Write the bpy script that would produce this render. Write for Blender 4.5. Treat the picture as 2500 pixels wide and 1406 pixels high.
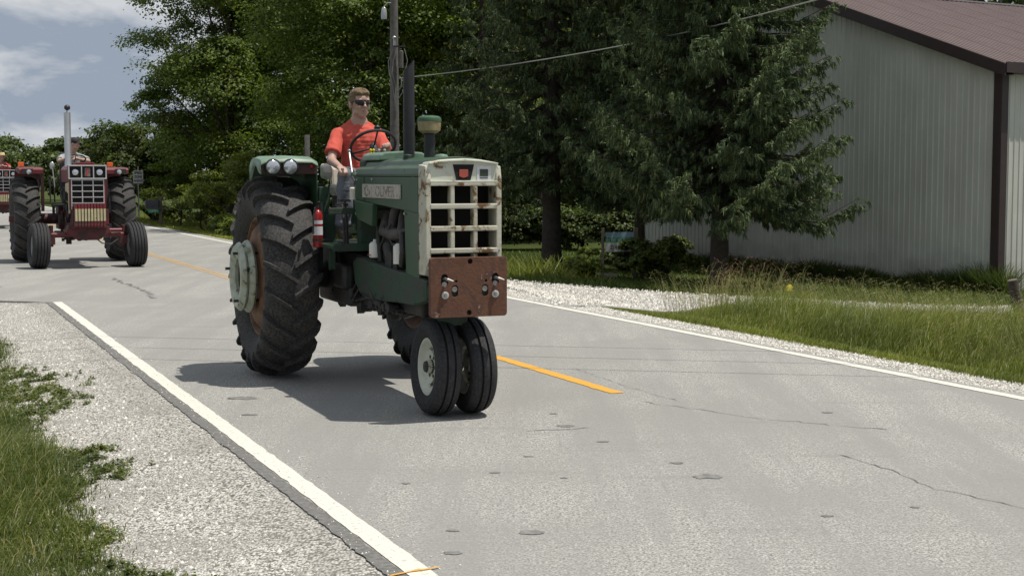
import bpy, bmesh, math, random
import numpy as np
from mathutils import Vector, Matrix, Euler
C = bpy.context
for o in list(bpy.data.objects): bpy.data.objects.remove(o)
COL = C.scene.collection
rad = math.radians

# ------------------------------------------------------------------ camera
cam_d = bpy.data.cameras.new('camera'); cam = bpy.data.objects.new('camera', cam_d); COL.objects.link(cam)
cam.location = (0, 0, 1.72); cam.rotation_euler = (rad(90 - 4.324), 0, 0)
cam_d.sensor_width = 36; cam_d.lens = 36 * 3611 / 2500; cam_d.clip_end = 3000; cam_d.clip_start = 0.1
C.scene.camera = cam
# ------------------------------------------------------------------ world and sun
SUN_EL, SUN_AZ = 69.0, 98.0      # azimuth measured from +Y towards +X
w = bpy.data.worlds.new('World'); C.scene.world = w; w.use_nodes = True
nt = w.node_tree; nt.nodes.clear()
def wn(t, **k):
    n = nt.nodes.new(t)
    for a, b in k.items(): setattr(n, a, b)
    return n
sky = wn('ShaderNodeTexSky', sky_type='NISHITA', sun_disc=False, sun_elevation=rad(SUN_EL), sun_rotation=rad(SUN_AZ), air_density=1.0, dust_density=.6)
tc = wn('ShaderNodeTexCoord'); sep = wn('ShaderNodeSeparateXYZ'); nt.links.new(tc.outputs['Generated'], sep.inputs[0])
az = wn('ShaderNodeMath', operation='MAXIMUM'); nt.links.new(sep.outputs['Z'], az.inputs[0]); az.inputs[1].default_value = 0.0
ad = wn('ShaderNodeMath', operation='ADD'); nt.links.new(az.outputs[0], ad.inputs[0]); ad.inputs[1].default_value = 0.28
dx = wn('ShaderNodeMath', operation='DIVIDE'); nt.links.new(sep.outputs['X'], dx.inputs[0]); nt.links.new(ad.outputs[0], dx.inputs[1])
dy = wn('ShaderNodeMath', operation='DIVIDE'); nt.links.new(sep.outputs['Y'], dy.inputs[0]); nt.links.new(ad.outputs[0], dy.inputs[1])
cb = wn('ShaderNodeCombineXYZ'); nt.links.new(dx.outputs[0], cb.inputs[0]); nt.links.new(dy.outputs[0], cb.inputs[1])
n1 = wn('ShaderNodeTexNoise'); n1.inputs['Scale'].default_value = 1.6; n1.inputs['Detail'].default_value = 7; n1.inputs['Roughness'].default_value = .52
n1.inputs['Distortion'].default_value = .5
mp = wn('ShaderNodeMapping'); mp.inputs['Location'].default_value = (3.1, 1.7, 0); nt.links.new(cb.outputs[0], mp.inputs[0]); nt.links.new(mp.outputs[0], n1.inputs['Vector'])
rp = wn('ShaderNodeValToRGB'); rp.color_ramp.elements[0].position = .18; rp.color_ramp.elements[1].position = .38
nt.links.new(n1.outputs['Fac'], rp.inputs[0])
skm = wn('ShaderNodeMixRGB', blend_type='MULTIPLY'); skm.inputs[0].default_value = 1; nt.links.new(sky.outputs[0], skm.inputs[1]); skm.inputs[2].default_value = (.80, .87, .98, 1)
mx = wn('ShaderNodeMixRGB'); nt.links.new(rp.outputs[0], mx.inputs[0]); nt.links.new(skm.outputs[0], mx.inputs[1]); pass
n2 = wn('ShaderNodeTexNoise'); n2.inputs['Scale'].default_value = 3.4; n2.inputs['Detail'].default_value = 8; n2.inputs['Roughness'].default_value = .56; n2.inputs['Distortion'].default_value = .3
mp2 = wn('ShaderNodeMapping'); mp2.inputs['Location'].default_value = (7.3, -2.2, 0); mp2.inputs['Scale'].default_value = (1.2, .9, 1); nt.links.new(cb.outputs[0], mp2.inputs[0]); nt.links.new(mp2.outputs[0], n2.inputs['Vector'])
rp2 = wn('ShaderNodeValToRGB'); rp2.color_ramp.elements[0].position = .42; rp2.color_ramp.elements[1].position = .60; rp2.color_ramp.elements[0].color = (.50, .57, .67, 1); rp2.color_ramp.elements[1].color = (1, 1, 1, 1)
nt.links.new(n2.outputs['Fac'], rp2.inputs[0]); cm = wn('ShaderNodeMixRGB', blend_type='MULTIPLY'); cm.inputs[0].default_value = 1; cm.inputs[1].default_value = (8.9, 9.2, 9.6, 1); nt.links.new(rp2.outputs[0], cm.inputs[2]); nt.links.new(cm.outputs[0], mx.inputs[2])
bg = wn('ShaderNodeBackground'); bg.inputs['Strength'].default_value = 0.058
nt.links.new(mx.outputs[0], bg.inputs[0]); wo = wn('ShaderNodeOutputWorld'); nt.links.new(bg.outputs[0], wo.inputs[0])
sd = bpy.data.lights.new('sun', 'SUN'); sun = bpy.data.objects.new('sun', sd); COL.objects.link(sun)
sd.energy = 3.9; sd.angle = rad(.53); sd.color = (1, .95, .86)
sv = Vector((math.sin(rad(SUN_AZ)) * math.cos(rad(SUN_EL)), math.cos(rad(SUN_AZ)) * math.cos(rad(SUN_EL)), math.sin(rad(SUN_EL))))
sun.rotation_euler = sv.to_track_quat('Z', 'Y').to_euler(); sun.location = sv * 60
vs = C.scene.view_settings; vs.view_transform = 'Standard'; vs.look = 'None'; vs.gamma = 1; vs.use_curve_mapping = False; vs.exposure = 0.27
C.scene.cycles.max_bounces = 5; C.scene.cycles.transparent_max_bounces = 8
C.scene.cycles.use_denoising = True

# ------------------------------------------------------------------ frame of the road: s along it (away from camera), d across it (to the right)
TH = rad(22.8); U = np.array([-math.sin(TH), math.cos(TH)]); N = np.array([math.cos(TH), math.sin(TH)])
def W(s, d): p = s * U + d * N; return float(p[0]), float(p[1])
def SD(x, y): return x * U[0] + y * U[1], x * N[0] + y * N[1]
def zt(x, y):
    s = x * U[0] + y * U[1]; d = x * N[0] + y * N[1]
    zr = np.interp(d, [8.2, 8.9, 10.5, 13, 16], [-.01, -.06, -.3, -.4, -.5])
    zl = np.interp(d, [-6, -3, 0, 1.2, 1.95], [-.2, -.35, -.2, -.08, -.015])
    k = np.clip((s - 20) / 2.0, 0, 1); zl = zl * (1 - k) - .02 * k
    return np.where(d > 5, zr, zl)

# ------------------------------------------------------------------ materials
MATS = {}
def nodes(name):
    m = bpy.data.materials.new(name); m.use_nodes = True; t = m.node_tree; b = t.nodes['Principled BSDF']
    return m, t, b
def add(t, typ, ins=None, **k):
    n = t.nodes.new(typ)
    for a, v in k.items(): setattr(n, a, v)
    for a, v in (ins or {}).items():
        if isinstance(v, bpy.types.NodeSocket): t.links.new(v, n.inputs[a])
        else: n.inputs[a].default_value = v
    return n
def c4(c): return (c[0], c[1], c[2], 1)
def noise(t, scale, detail=4, rough=.55, vec=None, dist=0):
    if vec is None: vec = t.nodes.get('TC') or add(t, 'ShaderNodeTexCoord', name='TC'); vec = vec.outputs['Object'] if hasattr(vec, 'outputs') else vec
    n = add(t, 'ShaderNodeTexNoise', {'Scale': scale, 'Detail': detail, 'Roughness': rough, 'Distortion': dist, 'Vector': vec}); return n.outputs['Fac']
def ramp(t, fac, pts):
    r = add(t, 'ShaderNodeValToRGB', {0: fac}); e = r.color_ramp.elements
    while len(e) < len(pts): e.new(.5)
    for i, (p, c) in enumerate(pts): e[i].position = p; e[i].color = c4(c) if hasattr(c, '__len__') else (c, c, c, 1)
    return r.outputs[0]
def mixc(t, fac, a, b, mode='MIX'):
    n = add(t, 'ShaderNodeMixRGB', blend_type=mode)
    for i, v in ((0, fac), (1, a), (2, b)):
        if isinstance(v, bpy.types.NodeSocket): t.links.new(v, n.inputs[i])
        else: n.inputs[i].default_value = c4(v) if hasattr(v, '__len__') else v
    return n.outputs[0]
def bump(t, b, h, strength=.3, dist=.01):
    n = add(t, 'ShaderNodeBump', {'Strength': strength, 'Distance': dist, 'Height': h}); t.links.new(n.outputs[0], b.inputs['Normal'])
def mat(name, col, rough=.5, metal=0, var=.12, vscale=6, wear=None, wscale=9, wthr=.62, dirt=None, dscale=5, dthr=.55, bmp=0, bscale=60, spec=None, coat=0, wdet=6):
    m, t, b = nodes(name)
    lo = [c * (1 - var) for c in col]; hi = [min(1, c * (1 + var)) for c in col]
    out = ramp(t, noise(t, vscale, 5), [(.3, lo), (.7, hi)])
    if dirt: out = mixc(t, ramp(t, noise(t, dscale, 6, .6), [(dthr - .08, 0), (dthr + .12, 1)]), out, dirt)
    if wear:
        wm = ramp(t, noise(t, wscale, wdet, .65, dist=.4), [(wthr - .02, 0), (wthr + .03, 1)]); out = mixc(t, wm, out, wear)
        r = mixc(t, wm, (rough,) * 3, (.9,) * 3); t.links.new(r, b.inputs['Roughness'])
    else: b.inputs['Roughness'].default_value = rough
    t.links.new(out, b.inputs['Base Color']); b.inputs['Metallic'].default_value = metal
    if spec is not None: b.inputs['Specular IOR Level'].default_value = spec
    if bmp: bump(t, b, noise(t, bscale, 4), bmp)
    MATS[name] = m; return m
def leafmat(name, cols, trans=.3, rough=.55, spec=.35):
    m, t, b = nodes(name)
    g = add(t, 'ShaderNodeNewGeometry')
    n = len(cols); col = ramp(t, g.outputs['Random Per Island'], [(i / max(1, n - 1), c) for i, c in enumerate(cols)])
    big = noise(t, .9, 3); col = mixc(t, 1.0, col, ramp(t, big, [(.35, (.72, .76, .72)), (.65, (1.2, 1.15, 1.0))]), 'MULTIPLY')
    t.links.new(col, b.inputs['Base Color']); b.inputs['Roughness'].default_value = rough; b.inputs['Specular IOR Level'].default_value = spec
    tr = add(t, 'ShaderNodeBsdfTranslucent'); t.links.new(mixc(t, 1., col, (1.2, 1.25, .6), 'MULTIPLY'), tr.inputs[0])
    ms = add(t, 'ShaderNodeMixShader', {0: trans}); t.links.new(b.outputs[0], ms.inputs[1]); t.links.new(tr.outputs[0], ms.inputs[2])
    t.links.new(ms.outputs[0], t.nodes['Material Output'].inputs[0]); MATS[name] = m; return m

# ground surfaces
def asphalt(name, base, lowc, speck):
    m, t, b = nodes(name)
    fine = ramp(t, noise(t, 75, 3, .75), [(.38, [c * (1 - speck) for c in base]), (.5, base), (.62, [c * (1 + speck) for c in base])])
    fine = mixc(t, 1., fine, ramp(t, noise(t, 24, 4, .8), [(.35, .72), (.5, 1.0), (.65, 1.24)]), 'MULTIPLY')
    big = noise(t, .55, 5, .6); c = mixc(t, ramp(t, big, [(.44, 0), (.58, 1)]), fine, [x * .80 for x in base]); c = mixc(t, .55, fine, c)
    tcn = t.nodes['TC']; mpp = add(t, 'ShaderNodeMapping', {'Vector': tcn.outputs['Object'], 'Rotation': (0, 0, -TH), 'Scale': (2.2, .22, 1)})
    st = noise(t, 1.0, 5, .6, mpp.outputs[0]); c = mixc(t, ramp(t, st, [(.42, 0), (.60, .75)]), c, lowc)
    wp = add(t, 'ShaderNodeMapping', {'Vector': tcn.outputs['Object'], 'Rotation': (0, 0, -TH), 'Scale': (.35, 3.2, 1)})
    c = mixc(t, ramp(t, noise(t, 1.0, 6, .7, wp.outputs[0]), [(.58, 0), (.68, .24)]), c, [x * .55 for x in base])
    c = mixc(t, ramp(t, noise(t, 7, 6, .75), [(.66, 0), (.70, .6)]), c, [x * .5 for x in base])
    t.links.new(c, b.inputs['Base Color']); b.inputs['Roughness'].default_value = .88; b.inputs['Specular IOR Level'].default_value = .3
    bump(t, b, noise(t, 130, 3, .8), .55, .004); MATS[name] = m; return m
asphalt('asphalt', (.300, .294, .276), (.24, .236, .224), .60)
def gravelm(name, a, bb, dark, sc):
    m, t, b = nodes(name); tcn = add(t, 'ShaderNodeTexCoord', name='TC')
    v = add(t, 'ShaderNodeTexVoronoi', {'Scale': sc, 'Vector': tcn.outputs['Object'], 'Randomness': 1.})
    v2 = add(t, 'ShaderNodeTexVoronoi', {'Scale': sc * 2.1, 'Vector': tcn.outputs['Object']})
    sp = add(t, 'ShaderNodeSeparateColor', {0: v.outputs['Color']})
    c = ramp(t, sp.outputs[0], [(0, dark), (.25, a), (.7, bb), (1, [x * 1.15 for x in bb])])
    c = mixc(t, ramp(t, v.outputs['Distance'], [(.42, 0), (.72, .85)]), c, [x * .3 for x in dark])
    c = mixc(t, ramp(t, noise(t, 1.6, 4), [(.42, 0), (.65, .6)]), c, [x * .62 for x in a])
    t.links.new(c, b.inputs['Base Color']); b.inputs['Roughness'].default_value = .95; b.inputs['Specular IOR Level'].default_value = .2
    h = add(t, 'ShaderNodeMath', {0: v.outputs['Distance'], 1: -1.}, operation='MULTIPLY')
    bump(t, b, h.outputs[0], .8, .012); MATS[name] = m; return m
gravelm('gravel', (.40, .385, .35), (.58, .56, .52), (.19, .178, .155), 62)
gravelm('drive_gravel', (.42, .405, .375), (.62, .60, .57), (.24, .23, .21), 40)
def groundm(name, a, bb, sc=1.2):
    m, t, b = nodes(name)
    c = ramp(t, noise(t, sc, 6, .6), [(.35, a), (.65, bb)]); c = mixc(t, ramp(t, noise(t, 35, 4, .7), [(.35, 0), (.7, .8)]), c, [x * .45 for x in a])
    t.links.new(c, b.inputs['Base Color']); b.inputs['Roughness'].default_value = 1; b.inputs['Specular IOR Level'].default_value = .1
    bump(t, b, noise(t, 30, 4, .8), .8, .05); MATS[name] = m; return m
groundm('turf', (.05, .068, .02), (.09, .115, .03))
def paintline(name, col, under, thr):
    m, t, b = nodes(name); c = mixc(t, ramp(t, noise(t, 28, 6, .75), [(thr, 0), (thr + .05, .8)]), ramp(t, noise(t, 60, 3), [(.3, [x * .8 for x in col]), (.6, col)]), under)
    t.links.new(c, b.inputs['Base Color']); b.inputs['Roughness'].default_value = .75; bump(t, b, noise(t, 130, 3, .8), .5, .003); MATS[name] = m
paintline('white_road_paint', (.66, .64, .57), (.36, .35, .32), .57)
paintline('yellow_road_paint', (.68, .34, .04), (.36, .31, .2), .61)
mat('tar', (.13, .128, .122), .9, var=.3, bmp=.4, bscale=150)
mat('stain', (.175, .172, .163), .9, var=.35, vscale=20)
mat('stone', (.62, .61, .585), .9, var=.25, vscale=40)
# vegetation
leafmat('maple_leaf', [(.048, .08, .018), (.095, .148, .03), (.15, .208, .045), (.215, .265, .07)], .48)
leafmat('bright_leaf', [(.11, .145, .03), (.17, .215, .045), (.24, .28, .075)], .42)
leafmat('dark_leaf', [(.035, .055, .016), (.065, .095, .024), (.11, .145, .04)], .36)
leafmat('plum_leaf', [(.03, .03, .014), (.05, .045, .02), (.035, .05, .015)], .2)
leafmat('far_leaf', [(.05, .08, .022), (.085, .12, .035), (.12, .155, .05)], .3)
leafmat('spruce_needle', [(.045, .075, .045), (.075, .115, .06), (.115, .155, .075), (.19, .225, .10)], .15, .65, .25)
leafmat('yew_needle', [(.06, .085, .02), (.10, .135, .03), (.15, .18, .045)], .2)
leafmat('grass_blade', [(.10, .135, .02), (.165, .205, .035), (.22, .25, .05), (.32, .32, .13)], .42, .5)
leafmat('near_grass', [(.04, .07, .012), (.075, .115, .02), (.12, .16, .03), (.30, .27, .13)], .35, .5)
leafmat('seed_stalk', [(.22, .23, .09), (.30, .29, .15), (.20, .19, .09)], .3, .7)
leafmat('lawn_blade', [(.05, .085, .014), (.085, .125, .022), (.12, .16, .032)], .3)
mat('bark', (.045, .036, .028), .95, var=.35, vscale=12, bmp=.8, bscale=25)
mat('pole_wood', (.115, .108, .10), .9, var=.25, vscale=9, bmp=.5, bscale=40)
mat('old_dark_wood', (.045, .043, .04), .9, var=.3, vscale=14)
mat('old_wood', (.14, .12, .09), .9, var=.3, vscale=14, bmp=.5, bscale=50)
# tractor stuff
mat('green_paint', (.030, .078, .036), .42, var=.2, vscale=4, dirt=(.045, .08, .05), dscale=3, dthr=.5, wear=(.028, .035, .028), wscale=8, wthr=.69, bmp=.05)
mat('green_casting', (.018, .052, .028), .65, var=.25, vscale=7, dirt=(.035, .035, .03), dscale=6, dthr=.5, wear=(.016, .016, .014), wscale=8, wthr=.62, bmp=.25)
mat('faded_green', (.12, .195, .135), .45, var=.15, vscale=4, dirt=(.17, .27, .20), dscale=5, dthr=.55, wear=(.08, .07, .05), wscale=12, wthr=.68)
mat('grille_white', (.54, .555, .47), .5, var=.1, vscale=5, dirt=(.36, .35, .26), dscale=7, dthr=.58, wear=(.15, .08, .033), wscale=7, wthr=.60, bmp=.1)
mat('rusty_white', (.52, .505, .415), .6, var=.15, vscale=6, dirt=(.32, .29, .20), dscale=6, dthr=.55, wear=(.14, .074, .03), wscale=6, wthr=.558, bmp=.2)
mat('weight_paint', (.42, .46, .385), .6, var=.1, vscale=7, dirt=(.30, .32, .22), dscale=8, dthr=.53, wear=(.06, .065, .045), wscale=16, wthr=.61, bmp=.3)
mat('rim_rust', (.20, .10, .045), .7, var=.3, vscale=6, dirt=(.10, .05, .03), dscale=8, dthr=.5, bmp=.2)
mat('plate_rust', (.125, .05, .026), .75, var=.3, vscale=8, dirt=(.075, .034, .022), dscale=9, dthr=.52, wear=(.30, .20, .14), wscale=9, wthr=.66, bmp=.35, bscale=45)
mat('void_black', (.006, .006, .006), .9, var=0)
mat('black_iron', (.018, .018, .018), .6, var=.4, vscale=12, dirt=(.05, .042, .034), dscale=9, dthr=.56, bmp=.3)
mat('engine_grime', (.05, .044, .04), .7, var=.4, vscale=15, dirt=(.12, .105, .09), dscale=11, dthr=.56, bmp=.4)
mat('pipe_black', (.017, .018, .021), .5, var=.3, vscale=8, bmp=.15)
mat('cream_paint', (.36, .30, .16), .55, var=.2, vscale=10, dirt=(.22, .17, .09), dscale=10, dthr=.5)
mat('white_plastic', (.68, .67, .62), .45, var=.06)
mat('seat_vinyl', (.62, .6, .52), .5, var=.1)
mat('dark_red_paint', (.07, .018, .014), .5, var=.3, vscale=6, dirt=(.035, .015, .012), dscale=6, dthr=.5)
mat('red_paint', (.155, .014, .02), .42, var=.25, vscale=4, dirt=(.085, .03, .028), dscale=4, dthr=.55, wear=(.05, .02, .016), wscale=10, wthr=.68)
mat('red_casting', (.10, .014, .018), .6, var=.3, vscale=8, dirt=(.03, .016, .015), dscale=5, dthr=.5, bmp=.2)
mat('extinguisher_red', (.27, .012, .014), .3, var=.05)
mat('chrome_trim', (.5, .5, .5), .4, var=.1, metal=.3)
mat('stack_metal', (.5, .51, .52), .35, metal=.7, var=.12, vscale=3)
mat('steel', (.3, .29, .28), .45, metal=.6, var=.2, vscale=20)
mat('amber_lens', (.75, .13, .02), .3, var=.1)
mat('weight_letter', (.47, .42, .25), .6, var=.12, vscale=8, wear=(.1, .03, .03), wscale=16, wthr=.66)
mat('badge_worn', (.42, .385, .34), .7, var=.15, vscale=14, wear=(.21, .15, .11), wscale=22, wthr=.6, bmp=.3)
mat('worn_lettering', (.19, .16, .135), .8, var=.3, wear=(.36, .32, .27), wscale=26, wthr=.50)
mat('emblem_red', (.36, .07, .05), .5, var=.15)
mat('sticker_white', (.6, .6, .63), .5, var=.12, vscale=60)
mat('sticker_dark', (.03, .045, .03), .5, var=.5, vscale=80)
def rubber(name, base, dust, thr):
    m, t, b = nodes(name); c = ramp(t, noise(t, 5, 5), [(.3, [x * .8 for x in base]), (.7, [x * 1.25 for x in base])])
    c = mixc(t, ramp(t, noise(t, 55, 7, .8), [(thr, 0), (thr + .22, .8)]), c, dust)
    t.links.new(c, b.inputs['Base Color']); b.inputs['Roughness'].default_value = .78; b.inputs['Specular IOR Level'].default_value = .3
    bump(t, b, noise(t, 70, 4), .25, .005); MATS[name] = m
rubber('tyre_rubber', (.026, .026, .028), (.12, .112, .10), .44)
rubber('front_rubber', (.024, .024, .027), (.08, .077, .073), .48)
m, t, b = nodes('lamp_glass'); b.inputs['Base Color'].default_value = (.55, .58, .62, 1); b.inputs['Roughness'].default_value = .12; b.inputs['Metallic'].default_value = .6
bump(t, b, noise(t, 45, 2), .4, .01); MATS['lamp_glass'] = m
# people
mat('skin', (.42, .27, .215), .55, var=.09, vscale=14, bmp=.05)
mat('shirt_red', (.54, .088, .062), .9, var=.1, vscale=7, bmp=.3, bscale=40)
mat('shirt_grey', (.30, .33, .33), .9, var=.1, bmp=.3, bscale=40)
mat('shirt_bright_red', (.6, .03, .05), .9, var=.1)
mat('jeans_grey', (.125, .135, .16), .9, var=.22, vscale=9, bmp=.4, bscale=35)
mat('jeans_dark', (.03, .035, .05), .9, var=.2)
mat('hair', (.17, .115, .06), .7, var=.35, vscale=60, bmp=.9, bscale=160)
mat('dark_cap', (.016, .017, .02), .8)
mat('straw', (.58, .46, .27), .8, var=.15, bmp=.4)
mat('lens_black', (.006, .006, .008), .08, var=0)
mat('lips', (.30, .13, .11), .6, var=.05)
mat('boot_leather', (.10, .075, .05), .7, var=.3)
# barn, signs
m, t, b = nodes('barn_steel'); tcn = add(t, 'ShaderNodeTexCoord', name='TC'); mv = add(t, 'ShaderNodeMapping', {'Vector': tcn.outputs['Object'], 'Scale': (5, 5, .35)})
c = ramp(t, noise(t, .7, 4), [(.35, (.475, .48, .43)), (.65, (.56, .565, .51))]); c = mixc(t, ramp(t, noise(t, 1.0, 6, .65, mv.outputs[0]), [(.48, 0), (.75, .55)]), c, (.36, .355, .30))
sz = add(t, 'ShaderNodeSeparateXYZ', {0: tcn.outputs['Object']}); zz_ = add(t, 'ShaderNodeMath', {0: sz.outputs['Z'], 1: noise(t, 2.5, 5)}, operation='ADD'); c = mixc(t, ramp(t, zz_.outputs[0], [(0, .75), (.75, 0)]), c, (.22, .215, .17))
t.links.new(c, b.inputs['Base Color']); b.inputs['Roughness'].default_value = .5; MATS['barn_steel'] = m
mat('roof_steel', (.15, .108, .102), .5, var=.1, vscale=2)
mat('brown_trim', (.038, .024, .023), .5, var=.12)
mat('sign_white', (.42, .42, .40), .5, var=.06)
mat('sign_black', (.015, .015, .015), .6, var=0)
mat('sign_blue', (.17, .27, .33), .6, var=.35, vscale=9)
mat('sign_green', (.10, .25, .19), .6, var=.25, vscale=9)
mat('plate_green', (.02, .27, .17), .5, var=.05)
mat('mailbox_black', (.03, .032, .045), .5, var=.15)
mat('mailbox_grey', (.15, .15, .15), .6, var=.15)
mat('galvanised', (.27, .28, .27), .55, metal=.4, var=.15)
mat('yellow_plastic', (.7, .55, .03), .5, var=.05)
mat('concrete', (.38, .36, .32), .9, var=.15, bmp=.3)
mat('cable_grey', (.2, .2, .19), .6, var=.1)
mat('wire_grey', (.29, .30, .26), .6, var=.05)
mat('wire_dark', (.03, .03, .03), .6, var=.05)
mat('glass_clear', (.35, .37, .37), .15, var=.1, metal=.3)

# ------------------------------------------------------------------ mesh helpers
def rotm(r): return np.array(Euler(r).to_matrix())
class MB:
    def __init__(s): s.v = []; s.f = []; s.n = 0; s.sm = []
    def add(s, v, f, smooth=False):
        v = np.asarray(v, float); s.v.append(v); s.f += [tuple(int(i) + s.n for i in q) for q in f]; s.sm += [smooth] * len(f); s.n += len(v); return s
    def box(s, c, size, rot=None, taper=1.0):
        h = np.array(size) / 2; v = np.array([[x, y, z] for z in (-1, 1) for y in (-1, 1) for x in (-1, 1)], float)
        k = np.where(v[:, 2] > 0, taper, 1.0); v[:, 0] *= k; v[:, 1] *= k; v = v * h
        if rot is not None: v = v @ rotm(rot).T
        return s.add(v + np.array(c), [(0, 2, 3, 1), (4, 5, 7, 6), (0, 1, 5, 4), (2, 6, 7, 3), (0, 4, 6, 2), (1, 3, 7, 5)])
    def tube(s, pts, r, seg=12, cap=True, smooth=True):
        pts = [np.array(p, float) for p in pts]; n = len(pts)
        rs = [r] * n if not hasattr(r, '__len__') else list(r); vs = []; up = None
        for i, p in enumerate(pts):
            t = (pts[min(i + 1, n - 1)] - pts[max(i - 1, 0)]); t = t / (np.linalg.norm(t) + 1e-12)
            if up is None: up = np.array([0, 0, 1.]) if abs(t[2]) < .9 else np.array([1., 0, 0])
            a = np.cross(t, up); a /= np.linalg.norm(a) + 1e-12; b_ = np.cross(a, t); up = b_
            for k in range(seg):
                th = 2 * math.pi * k / seg; vs.append(p + rs[i] * (math.cos(th) * a + math.sin(th) * b_))
        f = [(i * seg + k, i * seg + (k + 1) % seg, (i + 1) * seg + (k + 1) % seg, (i + 1) * seg + k) for i in range(n - 1) for k in range(seg)]
        s.add(vs, f, smooth)
        if cap:
            s.add([vs[k] for k in range(seg)], [tuple(range(seg))]); s.add([vs[(n - 1) * seg + k] for k in range(seg)], [tuple(range(seg - 1, -1, -1))])
        return s
    def lathe(s, prof, c=(0, 0, 0), axis='z', seg=32, smooth=True, close=False):
        vs = []; n = len(prof)
        for (h, r) in prof:
            for k in range(seg):
                th = 2 * math.pi * k / seg; a, b_ = r * math.cos(th), r * math.sin(th)
                vs.append({'z': (a, b_, h), 'y': (a, h, b_), 'x': (h, a, b_)}[axis])
        f = [(i * seg + k, i * seg + (k + 1) % seg, ((i + 1) % n) * seg + (k + 1) % seg, ((i + 1) % n) * seg + k) for i in range(n if close else n - 1) for k in range(seg)]
        return s.add(np.array(vs) + np.array(c), f, smooth)
    def prism(s, poly, lo, hi, axis='y', smooth=False):
        n = len(poly); vs = []
        for h in (lo, hi):
            for (a, b_) in poly: vs.append({'y': (a, h, b_), 'x': (h, a, b_), 'z': (a, b_, h)}[axis])
        f = [tuple(range(n)), tuple(range(2 * n - 1, n - 1, -1))]; s.add(vs, f)
        s.add(vs, [(i, i + n, (i + 1) % n + n, (i + 1) % n) for i in range(n)], smooth); return s
    def ball(s, c, r, seg=14, rings=9, rot=None):
        r = np.array(r if hasattr(r, '__len__') else (r, r, r), float); vs = []
        for i in range(rings + 1):
            ph = math.pi * i / rings
            for k in range(seg): th = 2 * math.pi * k / seg; vs.append((math.sin(ph) * math.cos(th), math.sin(ph) * math.sin(th), math.cos(ph)))
        v = np.array(vs) * r
        if rot is not None: v = v @ rotm(rot).T
        f = [(i * seg + k, (i + 1) * seg + k, (i + 1) * seg + (k + 1) % seg, i * seg + (k + 1) % seg) for i in range(rings) for k in range(seg)]
        return s.add(v + np.array(c), f, True)
    def build(s, name, m, parent=None, bevel=0, kind=None, label=None, auto=True):
        me = bpy.data.meshes.new(name); V = np.concatenate(s.v) if s.v else np.zeros((0, 3))
        me.from_pydata(V.tolist(), [], s.f); me.polygons.foreach_set('use_smooth', s.sm)
        bm = bmesh.new(); bm.from_mesh(me); bmesh.ops.remove_doubles(bm, verts=bm.verts, dist=1e-5); bmesh.ops.recalc_face_normals(bm, faces=bm.faces)
        for e in bm.edges:
            if len(e.link_faces) == 2 and e.calc_face_angle(0) > .6: e.smooth = False
        bm.to_mesh(me); bm.free()
        me.materials.append(MATS[m]); o = bpy.data.objects.new(name, me); COL.objects.link(o)
        if parent is not None: o.parent = parent
        if bevel:
            md = o.modifiers.new('bevel', 'BEVEL'); md.width = bevel; md.segments = 2; md.limit_method = 'ANGLE'; md.angle_limit = rad(40); md.harden_normals = False
        if kind: o['kind'] = kind
        if label: o['label'] = label
        return o
def fast(name, V, F, m, parent=None, smooth=False):
    """V (n,3) array, F (k,3|4) int array"""
    me = bpy.data.meshes.new(name); V = np.ascontiguousarray(V, dtype=np.float32); F = np.asarray(F, dtype=np.int32)
    me.vertices.add(len(V)); me.vertices.foreach_set('co', V.ravel()); k = F.shape[1]
    me.loops.add(F.size); me.loops.foreach_set('vertex_index', F.ravel()); me.polygons.add(len(F))
    me.polygons.foreach_set('loop_start', np.arange(0, F.size, k, dtype=np.int32))
    if smooth: me.polygons.foreach_set('use_smooth', np.ones(len(F), bool))
    me.update(calc_edges=True); me.materials.append(MATS[m]); o = bpy.data.objects.new(name, me); COL.objects.link(o)
    if parent is not None: o.parent = parent
    return o
def thing(name, label, cat, loc=(0, 0, 0), rz=0, group=None):
    o = bpy.data.objects.new(name, None); COL.objects.link(o); o.location = loc; o.rotation_euler = (0, 0, rz); o.empty_display_size = .1
    o['label'] = label; o['category'] = cat
    if group: o['group'] = group
    return o
def tag(o, label, cat, group=None):
    o['label'] = label; o['category'] = cat
    if group: o['group'] = group
    return o
def struct(o, kind='structure', label=None, cat=None):
    o['kind'] = kind
    if label: o['label'] = label
    if cat: o['category'] = cat
    return o
def piece(name, src, parent, loc=None, rot=None):
    o = src.copy(); o.name = name; COL.objects.link(o); o.parent = parent
    if loc is not None: o.location = loc
    if rot is not None: o.rotation_euler = rot
    return o
def part_empty(name, parent, loc=(0, 0, 0), rot=(0, 0, 0)):
    o = bpy.data.objects.new(name, None); COL.objects.link(o); o.parent = parent; o.location = loc; o.rotation_euler = rot; o.empty_display_size = .1; return o
def text(body, size, m, parent, loc, rot, name='lettering', sx=1.0, ext=.0008, spacing=1.0, bold=0):
    cu = bpy.data.curves.new(name, 'FONT'); cu.body = body; cu.size = size; cu.align_x = 'CENTER'; cu.align_y = 'CENTER'; cu.extrude = ext; cu.space_character = spacing; cu.offset = bold
    to = bpy.data.objects.new('t', cu); COL.objects.link(to); me = bpy.data.meshes.new_from_object(to.evaluated_get(C.evaluated_depsgraph_get())); bpy.data.objects.remove(to); me.name = name; me.materials.clear(); me.materials.append(MATS[m]); o = bpy.data.objects.new(name, me); COL.objects.link(o); o.parent = parent; o.location = loc; o.rotation_euler = rot; o.scale = (sx, 1, 1); return o
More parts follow.
